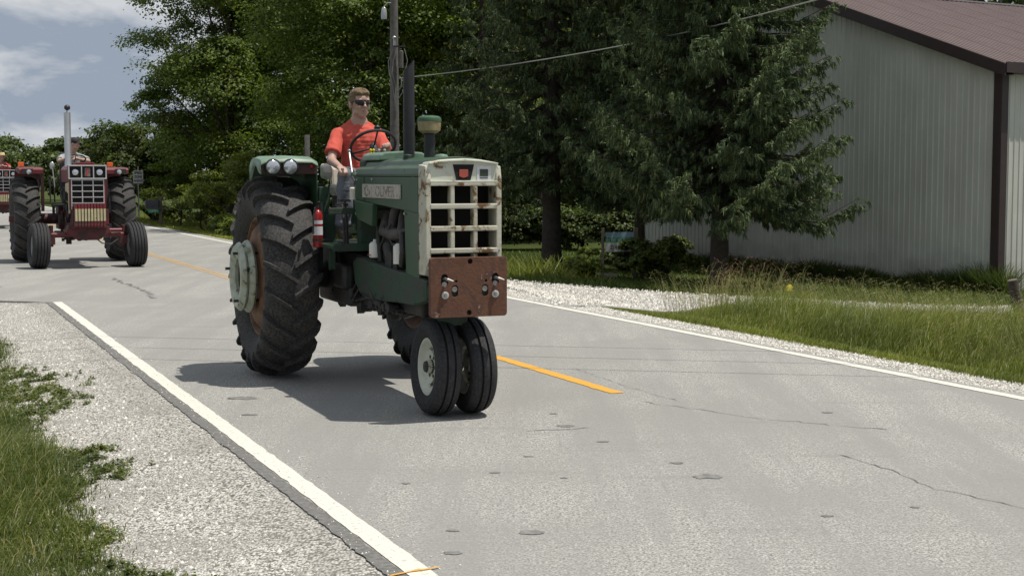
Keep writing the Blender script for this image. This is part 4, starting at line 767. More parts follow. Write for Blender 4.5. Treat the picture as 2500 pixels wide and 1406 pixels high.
# grille shell
gs = MB(); X0, X1 = 2.735, 2.90; yL, yR = -.275, .275
def gl_(yc, z, w_, h_, x0=X0, x1=X1): gs.box(((x0 + x1) / 2, yc, z), (x1 - x0, w_, h_))
rows = [1.655, 1.510, 1.355, 1.20, 1.05]
for yc in (-.262, .262): gs.prism([(X0, 1.03), (X1 - .03, 1.03), (X1, 1.08), (X1, 1.70), (X1 - .02, 1.79), (X0, 1.80)], yc - .020, yc + .020)
for yc in (-.085, .085): gs.box((X1 - .033, yc, 1.36), (.07, .032, .62))
for z in rows[1:4]: gs.box((X1 - .035, 0, z), (.08, .50, .036))
gs.box((X1 - .03, 0, 1.664), (.07, .50, .026)); gs.box((X1 - .035, 0, 1.045), (.08, .50, .05))
gs.build('grille', 'rusty_white', gt, bevel=.007)
MB().prism([(-.272, 1.675), (-.275, 1.775), (-.25, 1.815), (-.12, 1.836), (0, 1.842), (.12, 1.836), (.25, 1.815), (.275, 1.775), (.272, 1.675)], 2.735, 2.885, 'x').build('grille_cap', 'grille_white', gt, bevel=.01)
MB().prism([(-.255, 1.80), (-.12, 1.818), (0, 1.823), (.12, 1.818), (.255, 1.80), (.255, 1.812), (.12, 1.83), (0, 1.836), (-.12, 1.83), (-.255, 1.812)], 2.88, 2.905, 'x').box((2.893, 0, 1.682), (.025, .5, .014)).build('cap_moulding', 'grille_white', gt, bevel=.003)
MB().prism([(-.078, 1.800), (.078, 1.800), (.052, 1.69), (-.052, 1.69)], 2.886, 2.891, 'x').build('badge_plate', 'void_black', gt)
MB().prism([(-.033, 1.765), (.033, 1.765), (.033, 1.718), (.018, 1.712), (0, 1.706), (-.018, 1.712), (-.033, 1.718)], 2.891, 2.896, 'x').build('shield_emblem', 'emblem_red', gt, bevel=.002)
MB().box((2.887, .152, 1.737), (.003, .105, .108)).build('sticker', 'sticker_white', gt); MB().box((2.889, .152, 1.742), (.003, .062, .05)).box((2.889, .152, 1.706), (.003, .06, .006)).build('sticker_print', 'sticker_dark', gt)
for (y, z) in [(-.262, 1.74), (-.262, 1.12), (.262, 1.72), (.262, 1.2)]: MB().ball((2.901, y, z), .007, 7, 4).build('bolt', 'steel', gt)
# weight plate hung in front
def rrect(w_, h_, r, n=5):
    out = []
    for (cx, cz, a0) in ((w_ / 2 - r, h_ / 2 - r, 0), (-w_ / 2 + r, h_ / 2 - r, 90), (-w_ / 2 + r, -h_ / 2 + r, 180), (w_ / 2 - r, -h_ / 2 + r, 270)):
        for k in range(n): a = rad(a0 + 90 * k / (n - 1)); out.append((cx + r * math.cos(a), cz + r * math.sin(a)))
    return out
PC = (3.0, 0, .952); me_ = bpy.data.meshes.new('plate'); bm = bmesh.new()
outer = [bm.verts.new((0, a, b_)) for a, b_ in rrect(.565, .415, .025)]; loops = [outer]; E_ = [bm.edges.new((outer[i], outer[(i + 1) % len(outer)])) for i in range(len(outer))]
def slot(cy, cz, w_, h_, n=6):
    pts_ = [(cy + w_ / 2 * math.cos(a), cz + (h_ / 2 - w_ / 2) + w_ / 2 * math.sin(a)) for a in np.linspace(0, math.pi, n)] + [(cy + w_ / 2 * math.cos(a), cz - (h_ / 2 - w_ / 2) + w_ / 2 * math.sin(a)) for a in np.linspace(math.pi, 2 * math.pi, n)]
    v = [bm.verts.new((0, a, b_)) for a, b_ in pts_]; return [bm.edges.new((v[i], v[(i + 1) % len(v)])) for i in range(len(v))]
SL = [(-.180, .05, .052, .09), (.195, .05, .052, .09), (-.105, -.025, .048, .085), (.118, -.025, .048, .085), (.008, .178, .036, .040), (.0, -.178, .036, .040), (-.095, .043, .018, .020), (.125, .043, .018, .020)]
for q in SL: E_ += slot(*q)
bmesh.ops.triangle_fill(bm, edges=bm.edges[:], use_beauty=True); fs = bm.faces[:]; ex = bmesh.ops.extrude_face_region(bm, geom=fs)
bmesh.ops.translate(bm, verts=[g for g in ex['geom'] if isinstance(g, bmesh.types.BMVert)], vec=(-.045, 0, 0)); bmesh.ops.recalc_face_normals(bm, faces=bm.faces); bm.to_mesh(me_); bm.free(); me_.materials.append(MATS['plate_rust'])
wp = bpy.data.objects.new('weight_plate', me_); COL.objects.link(wp); wp.parent = gt; wp.location = PC; md = wp.modifiers.new('b', 'BEVEL'); md.width = .005; md.segments = 2; md.limit_method = 'ANGLE'; md.angle_limit = rad(60)
MB().box((-.05, 0, 0), (.01, .5, .38)).build('plate_back', 'black_iron', wp)
for (cy, cz) in [(-.177, -.052), (.193, -.052)]: MB().lathe([(.0, .026), (.006, .026), (.008, .022), (.008, .012), (.001, .012)], (0, cy, cz), axis='x', seg=18).build('washer', 'sign_white', wp); MB().tube([(0, cy, cz), (.014, cy, cz)], .012, 6, smooth=False).build('bolt', 'steel', wp)
for (cy, cz, rr_) in [(-.178, .062, .3), (.197, .062, .3)]: MB().tube([(-.03, cy, cz), (.03, cy + .01, cz - .004), (.05, cy + .045, cz - .016)], [.012, .010, .005], 8).tube([(-.035, cy, cz - .04), (-.01, cy, cz - .04)], .02, 8).build('hanging_hook', 'steel', wp)
for (cy, cz) in [(-.105, -.012), (.118, -.012)]: MB().tube([(-.04, cy, cz), (-.006, cy, cz)], .02, 12).build('pin', 'steel', wp)
MB().box((2.92, 0, .93), (.1, .3, .24)).build('plate_bracket', 'green_casting', gt, bevel=.006)
# exhaust and pre-cleaner
mu = MB(); seg = 24; V = []
for zz_, cut in ((1.84, 0), (2.55, 1)):
    for k in range(seg): a = 2 * math.pi * k / seg; V.append((1.78 + .043 * math.cos(a), -.04 + .043 * math.sin(a), zz_ + (cut * .045 * math.sin(a))))
mu.add(V, [(k, (k + 1) % seg, seg + (k + 1) % seg, seg + k) for k in range(seg)], True); V2 = [(1.78 + (x - 1.78) * .9, -.04 + (y + .04) * .9, z) for x, y, z in V]; mu.add(V2, [(k, (k + 1) % seg, seg + (k + 1) % seg, seg + k) for k in range(seg)], True)
mu.add(V[seg:] + V2[seg:], [(k, (k + 1) % seg, seg + (k + 1) % seg, seg + k) for k in range(seg)]); mu.build('exhaust_pipe', 'pipe_black', gt)
MB().lathe([(1.84, .06), (1.855, .06), (1.86, .044)], (1.78, -.04, 0), seg=20).build('exhaust_collar', 'green_casting', gt)
pc = part_empty('air_pre_cleaner', gt, (2.0, .05, 0))
MB().lathe([(1.83, .041), (2.03, .041), (2.035, .05), (2.045, .05)], seg=24).build('intake_pipe', 'pipe_black', pc)
MB().lathe([(2.04, 0), (2.04, .055), (2.052, .072), (2.06, .083), (2.10, .087), (2.133, .089), (2.133, 0)], seg=32).build('bowl', 'cream_paint', pc)
MB().lathe([(2.128, .092), (2.14, .092), (2.155, .088), (2.168, .07), (2.173, .03), (2.174, 0)], seg=32).build('lid', 'green_paint', pc)
MB().lathe([(1.80, .05), (1.86, .05), (1.875, .04), (1.88, 0)], (2.42, .0, 0), seg=20).build('radiator_cap', 'faded_green', gt); MB().lathe([(1.84, .035), (1.875, .035), (1.88, .03), (1.88, 0)], (2.0, -.12, 0), seg=16).build('filler_cap', 'green_casting', gt)
MB().tube([(1.84, -.06, 1.85), (1.84, -.06, 1.88)], .02, 8).box((1.84, -.06, 1.885), (.08, .03, .012)).build('hood_latch', 'green_casting', gt)
# fenders
for side in (-1, 1):
    yo, yi = side * .915, side * .425; fd = part_empty('fender', gt)
    top = smooth_prof([(.50, 1.835), (.46, 1.87), (.30, 1.885), (.15, 1.882), (.09, 1.865), (.06, 1.81), (.055, 1.72)], 4)
    mb = MB(); n = len(top); ys = [yo, yo - side * .012, yo - side * .05, (yo + yi) / 2, yi + side * .05, yi]; dz = [-.05, -.018, 0, .006, 0, -.03]; V = []
    for off in (0, -.006):
        for (x, z) in top:
            for y, q in zip(ys, dz): V.append((x, y, z + q + off))
    m_ = len(ys); F = [(b0 + i * m_ + j, b0 + i * m_ + j + 1, b0 + (i + 1) * m_ + j + 1, b0 + (i + 1) * m_ + j) for b0 in (0, n * m_) for i in range(n - 1) for j in range(m_ - 1)]
    mb.add(V, F, True); mb.build('fender_top', 'faded_green', fd)
    # outer skirt with a scalloped lower edge
    tb_ = smooth_prof([(.10, 1.87), (-.15, 1.87), (-.4, 1.80), (-.6, 1.66), (-.75, 1.45)], 3); y0_, y1_ = sorted((yi, side * .74)); mb = MB(); V = []
    for off in (0, -.008):
        for (x, z) in tb_:
            for y in (y0_, y1_): V.append((x, y, z + off - .01))
    n_ = len(tb_); mb.add(V, [(q + 2 * i, q + 2 * i + 1, q + 2 * i + 3, q + 2 * i + 2) for q in (0, 2 * n_) for i in range(n_ - 1)], True); mb.build('fender_back', 'faded_green', fd)
    xs = np.linspace(.50, .06, 22); V = []; low = []
    for x in xs:
        t = (.50 - x) / .44; zt_ = np.interp(x, [.055, .06, .09, .15, .3, .46, .5], [1.72, 1.81, 1.865, 1.882, 1.885, 1.87, 1.835]) - .045
        zl = 1.735 + .07 * math.exp(-((t - .50) / .22) ** 2) - .06 * max(0, (t - .7) / .3); V.append((x, yo, zt_)); V.append((x, yo - side * .01, min(zl, zt_ - .01)))
    mb = MB(); mb.add(V, [(2 * i, 2 * i + 1, 2 * i + 3, 2 * i + 2) for i in range(len(xs) - 1)], True); sk = mb.build('fender_skirt', 'faded_green', fd); md = sk.modifiers.new('s', 'SOLIDIFY'); md.thickness = .005
    MB().prism([(yo - side * .01, 1.735), (yo - side * .01, 1.83), (yo - side * .05, 1.865), (yi + side * .05, 1.865), (yi + side * .004, 1.83), (yi + side * .004, 1.735)], .455, .47, 'x').build('lamp_panel', 'dark_red_paint', fd, bevel=.003)
    MB().prism([(.46, 1.835), (.25, 1.87), (-.25, 1.845), (-.45, 1.76), (-.5, 1.45), (-.3, 1.15), (.30, 1.15), (.46, 1.5)], yi - .004, yi + .004).build('inner_panel', 'green_paint', fd)
    for yl in (.805, .66):
        lm = MB().lathe([(.462, .068), (.50, .068), (.508, .062)], (0, side * yl, 1.795), axis='x', seg=24).build('headlight', 'black_iron', fd)
    for yl in (.805, .66): MB().lathe([(.497, .062), (.510, .05), (.517, .027), (.519, 0)], (0, side * yl, 1.795), axis='x', seg=24).build('headlight_lens', 'lamp_glass', fd)
    MB().ball((.475, side * .475, 1.80), (.012, .018, .02), 8, 6).build('reflector', 'extinguisher_red', fd)
# operator station
MB().box((.80, 0, 1.155), (.75, .98, .03)).box((1.165, -.33, 1.15), (.03, .3, .06)).box((.9, -.42, 1.05), (.05, .05, .18)).box((.5, -.42, 1.05), (.05, .05, .18)).build('platform', 'green_casting', gt, bevel=.004)
MB().box((.28, 0, 1.40), (.42, .40, .36)).build('seat_pedestal', 'green_casting', gt, bevel=.02)
MB().box((.26, -.37, 1.40), (.46, .09, .46)).box((.5, -.36, 1.28), (.1, .14, .24)).tube([(.52, -.40, 1.5), (.60, -.42, 1.35), (.55, -.42, 1.18)], .02, 8).box((.05, -.36, 1.55), (.2, .12, .2)).build('hydraulic_tank', 'green_casting', gt, bevel=.012)
MB().box((.32, 0, 1.60), (.44, .46, .10)).build('seat_cushion', 'seat_vinyl', gt, bevel=.03); MB().prism([(-.02, 1.62), (.05, 1.6), (.02, 1.80), (-.06, 1.82)], -.19, .19).build('seat_back', 'seat_vinyl', gt, bevel=.025)
for sd_ in (-1, 1): MB().prism([(.10, 1.70), (.24, 1.69), (.26, 1.75), (.24, 1.81), (.10, 1.83)], sd_ * .27 - .04, sd_ * .27 + .04).build('armrest', 'seat_vinyl', gt, bevel=.025)
MB().lathe([(0, 0), (0, .035), (.09, .035), (.10, .025), (.10, 0)], (1.04, -.27, 1.53), seg=16).build('hydraulic_canister', 'seat_vinyl', gt)
sw = part_empty('steering_wheel', gt, (.68, 0.0, 1.968), (0, rad(-42), 0))
MB().tube([(.19 * math.cos(a), .19 * math.sin(a), 0) for a in np.linspace(0, 2 * math.pi, 41)], .0125, 8, cap=False).build('wheel_rim', 'pipe_black', sw)
for a in (0, 2.09, 4.19): MB().tube([(0, 0, -.02), (.188 * math.cos(a), .188 * math.sin(a), 0)], .008, 6).build('spoke', 'pipe_black', sw)
MB().lathe([(-.05, .03), (-.02, .035), (.01, .03), (.015, 0)], seg=16).build('hub', 'pipe_black', sw)
MB().lathe([(-.01, .010), (.015, .010), (.02, .024), (.035, .026), (.045, .015), (.046, 0)], (.188, 0, 0), seg=16).build('spinner_knob', 'pipe_black', sw)
MB().tube([(.70, 0, 1.96), (1.0, 0, 1.68)], .022, 10).build('steering_column', 'black_iron', gt)
for k, (x, y, m_) in enumerate([(.86, -.05, 'yellow_plastic'), (.85, .0, 'sign_white'), (.86, .045, 'sign_white'), (.88, -.08, 'yellow_plastic')]): MB().ball((x, y, 1.93), .013, 8, 5).tube([(x, y, 1.92), (x + .1, y * .6, 1.8)], .004, 5).build('control_knob', m_, gt)
MB().tube([(1.02, -.25, 1.68), (.93, -.25, 1.73), (.80, -.24, 1.92)], .008, 6).ball((.80, -.24, 1.925), .015, 8, 6).build('throttle_lever', 'steel', gt)
MB().tube([(1.06, -.22, 1.70), (.92, -.24, 1.735)], .022, 10).build('lever_grip', 'green_paint', gt)
for (x, y, h_) in [(.95, -.30, .36), (1.08, -.36, .33), (1.0, .3, .34)]: MB().tube([(x, y, 1.16), (x - .03, y, 1.16 + h_ * .6), (x - .08, y, 1.16 + h_)], .012, 6).box((x - .09, y, 1.16 + h_), (.03, .1, .02)).build('pedal', 'black_iron', gt)
MB().box((1.08, -.34, 1.44), (.03, .3, .05)).box((1.10, -.1, 1.3), (.10, .3, .3)).build('pedal_crossbar', 'green_casting', gt, bevel=.005)
ex = thing('fire_extinguisher', 'red fire extinguisher strapped beside the big tractor tyre', 'extinguisher')
ex.location = gt.location; ex.rotation_euler = gt.rotation_euler
MB().lathe([(1.14, 0), (1.14, .035), (1.15, .04), (1.40, .04), (1.43, .03), (1.445, .014), (1.46, .014), (1.46, 0)], (.80, -.51, 0), seg=20).build('cylinder', 'extinguisher_red', ex)
MB().box((.80, -.51, 1.475), (.04, .02, .02)).box((.83, -.515, 1.50), (.09, .014, .01), (0, rad(-15), 0)).tube([(.84, -.54, 1.47), (.86, -.56, 1.38), (.85, -.56, 1.25)], .008, 6).build('valve', 'black_iron', ex)
MB().lathe([(1.24, .0412), (1.31, .0412)], (.80, -.51, 0), seg=20).build('label', 'sticker_white', ex); MB().lathe([(1.33, .0412), (1.36, .0412)], (.80, -.51, 0), seg=20).build('label', 'sticker_white', ex)
MB().lathe([(1.19, .043), (1.21, .043)], (.80, -.51, 0), seg=20).box((.80, -.46, 1.2), (.02, .07, .02)).build('bracket', 'black_iron', ex)

# ---------------------------------------------------------------- red tractor
def red_tractor(label):
    rt = thing('tractor', label, 'tractor', group='tractors driving in line'); tr = None; tf = None
    for side in (-1, 1):
        wh = part_empty('rear_wheel', rt, (0, side * .93, .86))
        if tr is None: tr = lug_tyre(.86, .46, .48, 21, .050, .041).build('tyre', 'tyre_rubber', wh)
        else: piece('tyre', tr, wh)
        rim_mb(.48, .46, side * .03).build('rim', 'galvanised', wh); MB().lathe([(0, .15), (side * .1, .14), (side * .14, .1), (side * .30, .06), (side * .30, 0)], axis='y', seg=20).build('hub', 'red_casting', wh)
    for side in (-1, 1):
        wh = part_empty('front_wheel', rt, (2.42, side * .88, .425), (rad(side * 2), 0, rad(4)))
        if tf is None: tf = rib_tyre(.425, .33, .21, 5, .02).build('tyre', 'front_rubber', wh)
        else: piece('tyre', tf, wh)
        rim_mb(.21, .33, side * .02, hub=.05).build('rim', 'galvanised', wh); MB().lathe([(side * -.1, .07), (side * .1, .05), (side * .11, 0)], axis='y', seg=14).build('hub', 'red_casting', wh)
        MB().box((2.42, side * .66, .52), (.09, .14, .16)).tube([(2.42, side * .66, .4), (2.42, side * .66, .80)], .04, 10).build('spindle', 'red_casting', rt, bevel=.008)
    MB().tube([(2.42, -.66, .62), (2.42, .66, .62)], .05, 12).box((2.42, 0, .62), (.16, .5, .16)).build('front_axle', 'red_paint', rt)
    MB().tube([(2.52, .12, .70), (2.5, .62, .70)], .038, 12).build('steering_cylinder', 'red_paint', rt); MB().tube([(2.3, -.62, .66), (2.3, .62, .66)], .018, 8).build('tie_rod', 'black_iron', rt)
    MB().prism([(-.35, .80), (.35, .80), (.42, .66), (.18, .52), (-.18, .52), (-.42, .66)], 2.2, 2.62, 'x').build('front_bolster', 'red_casting', rt, bevel=.015)
    MB().box((1.2, 0, .85), (2.5, .42, .44)).box((1.6, 0, .62), (.7, .3, .12)).build('engine_block', 'red_casting', rt, bevel=.02)
    r_ = np.random.default_rng(8); mb = MB()
    for k in range(30): mb.box((r_.uniform(.4, 2.0), r_.uniform(-.42, .3), r_.uniform(.48, .66)), r_.uniform((.04, .03, .04), (.18, .12, .12)))
    for k in range(26): mb.box((r_.uniform(.9, 2.2), r_.choice([-1, 1]) * r_.uniform(.26, .38), r_.uniform(.85, 1.45)), r_.uniform((.04, .03, .04), (.2, .08, .2)), (0, r_.uniform(-.5, .5), 0))
    mb.tube([(1.6, .2, .56), (1.7, .36, .42), (1.7, .52, .40), (1.6, .68, .5)], .012, 6); mb.build('linkages', 'black_iron', rt)['kind'] = 'stuff'
    MB().tube([(0, -.85, .86), (0, .85, .86)], .11, 16).box((0, 0, .9), (.6, .6, .5)).build('rear_axle', 'red_casting', rt, bevel=.02)
    # hood
    MB().prism([(-.30, 1.60), (-.31, 1.84), (-.27, 1.905), (-.2, 1.93), (.2, 1.93), (.27, 1.905), (.31, 1.84), (.30, 1.60)], .95, 2.5, 'x').build('hood', 'red_paint', rt, bevel=.01)
    MB().box((1.55, .05, 1.955), (.5, .34, .05)).build('hood_top_panel', 'red_paint', rt, bevel=.01)
    MB().box((2.53, 0, 1.37), (.10, .66, .56)).build('grille_surround', 'red_paint', rt, bevel=.01)
    MB().box((2.57, 0, 1.37), (.04, .585, .53)).build('radiator_screen', 'void_black', rt)
    mb = MB()
    for y in (-.292, -.098, .098, .292): mb.box((2.60, y, 1.375), (.03, .018, .55))
    for z in (1.645, 1.545, 1.435, 1.325, 1.215, 1.105): mb.box((2.603, 0, z), (.028, .60, .016))
    mb.build('grille', 'chrome_trim', rt, bevel=.002)
    MB().box((2.50, 0, 1.79), (.2, .69, .26)).build('headlight_housing', 'red_paint', rt, bevel=.008); MB().box((2.60, 0, 1.79), (.02, .64, .21)).build('headlight_panel', 'void_black', rt)
    mb = MB(); 
    for z in (1.672, 1.912): mb.box((2.62, 0, z), (.04, .69, .022))
    for y in (-.336, -.108, .108, .336): mb.box((2.619, y, 1.79), (.036, .02, .24))
    mb.build('headlight_trim', 'chrome_trim', rt, bevel=.003)
    for y in (-.22, .22): MB().lathe([(2.60, .062), (2.622, .055), (2.632, .03), (2.634, 0)], (0, y, 1.79), axis='x', seg=20).build('headlight', 'lamp_glass', rt)
    MB().box((2.615, 0, 1.79), (.008, .10, .16)).build('emblem_backing', 'mailbox_grey', rt, bevel=.003); MB().box((2.622, 0, 1.79), (.008, .028, .15)).box((2.622, -.03, 1.75), (.008, .05, .02)).box((2.622, .03, 1.82), (.008, .05, .02)).build('emblem', 'emblem_red', rt)
    MB().prism([(1.9, 1.58), (2.5, 1.60), (2.5, 1.02), (2.38, 1.02), (2.34, 1.4), (1.9, 1.42)], -.33, -.31).build('side_stripe', 'weight_letter', rt, bevel=.003)
    # stack
    MB().lathe([(1.90, .07), (1.92, .062), (2.93, .062), (2.93, .055), (2.0, .055)], (1.75, -.25, 0), seg=24).build('exhaust_stack', 'stack_metal', rt)
    MB().ball((1.78, -.25, 3.02), (.058, .058, .055), 16, 10).tube([(1.72, -.25, 2.9), (1.74, -.25, 3.0)], .008, 6).build('rain_cap', 'pipe_black', rt)
    # suitcase weights
    for k in range(10):
        y = -.252 + k * .0565
        wt = MB().prism([(2.68, 1.20), (2.92, 1.215), (2.93, .80), (2.88, .77), (2.70, .77)], y - .024, y + .024).build('suitcase_weight', 'red_paint', rt, bevel=.006)
        MB().box((2.934, y, 1.0), (.006, .040, .225)).build('painted_face', 'weight_letter', wt, bevel=.002)
    MB().box((2.70, 0, .98), (.06, .60, .34)).prism([(2.62, 1.1), (2.72, 1.1), (2.72, .82), (2.62, .82)], .28, .36).box((2.62, 0, .77), (.2, .66, .05)).build('weight_bracket', 'red_casting', rt, bevel=.006)
    # flat top fenders with drop leg
    for side in (-1, 1):
        fd = part_empty('fender', rt); y0, y1 = sorted((side * 1.06, side * .60))
        MB().prism([(.52, 1.76), (.52, 1.85), (.48, 1.88), (-.1, 1.90), (-.5, 1.84), (-.75, 1.6), (-.78, 1.6), (-.52, 1.82), (-.1, 1.875), (.46, 1.855), (.46, 1.76)], y0, y1).build('fender_top', 'red_paint', fd, bevel=.01)
        yi = side * .615; MB().box((.46, yi, 1.44), (.07, .06, .84)).prism([(-.7, 1.6), (-.45, 1.82), (.46, 1.86), (.46, 1.6), (-.1, 1.5), (-.6, 1.3)], yi - .01, yi + .01).build('fender_support', 'dark_red_paint', fd, bevel=.006)
        MB().box((.525, side * .9, 1.81), (.02, .22, .10)).build('lamp_panel', 'black_iron', fd); MB().lathe([(.53, .05), (.552, .045), (.562, .02), (.563, 0)], (0, side * .87, 1.80), axis='x', seg=18).build('headlight', 'lamp_glass', fd)
        MB().box((.30, side * (1.0 if side < 0 else .72), 1.95), (.07, .11, .09)).build('warning_lamp', 'amber_lens', fd, bevel=.01)
    MB().box((.75, 0, 1.14), (.7, .9, .03)).box((.55, -.42, 1.0), (.05, .05, .3)).build('platform', 'black_iron', rt); MB().box((.15, 0, 1.45), (.4, .44, .4)).build('seat_pedestal', 'black_iron', rt, bevel=.02)
    MB().box((.18, 0, 1.68), (.44, .48, .1)).box((-.06, 0, 1.95), (.1, .46, .5)).build('seat', 'black_iron', rt, bevel=.03)
    sw = part_empty('steering_wheel', rt, (.68, 0, 2.05), (0, rad(-25), 0)); MB().tube([(.2 * math.cos(a), .2 * math.sin(a), 0) for a in np.linspace(0, 6.2832, 33)], .014, 8, cap=False).tube([(-.2, 0, 0), (.2, 0, 0)], .01, 6).build('wheel_rim', 'pipe_black', sw); MB().tube([(.7, 0, 2.02), (.95, 0, 1.65)], .025, 8).box((.95, 0, 1.7), (.16, .46, .5)).build('steering_column', 'dark_red_paint', rt)
    for (y, z) in [(-.5, 1.7), (-.42, 1.62), (.44, 1.6)]: MB().tube([(.8, y, 1.2), (.78, y, z)], .014, 6).ball((.78, y, z), .028, 8, 6).build('lever', 'black_iron', rt)
    MB().tube([(.9, -.42, 1.5), (.86, -.46, 1.95)], .01, 6).ball((.86, -.46, 1.92), (.02, .05, .08), 10, 7).build('mirror', 'stack_metal', rt)
    return rt
rt1 = red_tractor('red tractor with tall silver exhaust stack and ribbed wide front tyres'); mount(rt1, 31.25, 3.43, 0)
def copy_tree(o, parent=None):
    c = o.copy(); COL.objects.link(c); c.parent = parent
    for ch in list(o.children): copy_tree(ch, c)
    return c
rt2 = copy_tree(rt1); rt2['label'] = 'far red tractor cut off by the left edge behind the silver stack tractor'; mount(rt2, 53.8, 3.55, 0)
# ================================================================== PEOPLE
def limb(mb, p0, p1, r0, r1, sq=None):
    p0, p1 = np.array(p0, float), np.array(p1, float); L = np.linalg.norm(p1 - p0); n = max(3, int(L / (min(r0, r1) * .45)) + 1)
    for k in range(n + 1):
        t = k / n; mb.ball(p0 + (p1 - p0) * t, r0 + (r1 - r0) * t, 12, 8)
def skinned(mb, name, m, parent, voxel=.008, sm=6, fold=0, fscale=30, seed=0):
    o = mb.build('tmp', m); md = o.modifiers.new('r', 'REMESH'); md.mode = 'VOXEL'; md.voxel_size = voxel; md.use_smooth_shade = True
    m2 = o.modifiers.new('s', 'SMOOTH'); m2.factor = .5; m2.iterations = sm
    dg = C.evaluated_depsgraph_get(); me = bpy.data.meshes.new_from_object(o.evaluated_get(dg)); bpy.data.objects.remove(o); me.name = name
    if fold:
        n = len(me.vertices); co = np.empty(n * 3, np.float32); me.vertices.foreach_get('co', co); co = co.reshape(-1, 3); no = np.empty(n * 3, np.float32); me.vertices.foreach_get('normal', no); no = no.reshape(-1, 3)
        r = np.random.default_rng(seed); d = np.zeros(n)
        for k in range(7): v = r.normal(size=3) * np.array([1, 1, .45]) * fscale; d += np.abs(np.sin(co @ v + r.uniform(0, 6) + 1.2 * np.sin(co @ (v[[1, 2, 0]] * .5)))) - .5
        co = co + no * (d / 3.5 * fold)[:, None]; me.vertices.foreach_set('co', co.astype(np.float32).ravel())
    me.polygons.foreach_set('use_smooth', np.ones(len(me.polygons), bool)); me.materials.clear(); me.materials.append(MATS[m]); me.update()
    o = bpy.data.objects.new(name, me); COL.objects.link(o); o.parent = parent; return o
def hand(mb, wr, dirv, palm_n, curl=.5, thumb=1, s=1.0):
    """wr wrist, dirv towards the knuckles, palm_n out of the palm; thumb = +1/-1 side"""
    d = np.array(dirv, float); d /= np.linalg.norm(d); n = np.array(palm_n, float); n -= d * (n @ d); n /= np.linalg.norm(n); sd_ = np.cross(d, n) * thumb; w_ = np.array(wr, float)
    for a in (-.026, -.009, .009, .026): limb(mb, w_ + d * .015 + sd_ * a * .7, w_ + d * .082 + sd_ * a, .016, .0125)
    for a, L in ((.030, .072), (.010, .082), (-.010, .076), (-.029, .060)):
        p = w_ + d * .085 + sd_ * a; dd = d.copy(); seg = [L * .45, L * .32, L * .25]; rr = .0098
        for k, q in enumerate(seg): ang = curl * (.9 + .5 * k); dd = dd * math.cos(ang) + n * math.sin(ang) if k == 0 else (dd * math.cos(ang) + np.cross(sd_ * thumb, dd) * -math.sin(ang) * 0 + (n * math.cos(curl * .9 * k) - d * math.sin(curl * .9 * k)) * math.sin(ang)); dd /= np.linalg.norm(dd); p2 = p + dd * q; limb(mb, p, p2, rr, rr * .9); p = p2; rr *= .92
    p = w_ + d * .03 + sd_ * .03; q = p + (d * .6 + sd_ * .6 + n * .35) * .042; limb(mb, p, q, .015, .0115); limb(mb, q, q + (d * .85 + n * .5 - sd_ * .05) * .036, .011, .009)
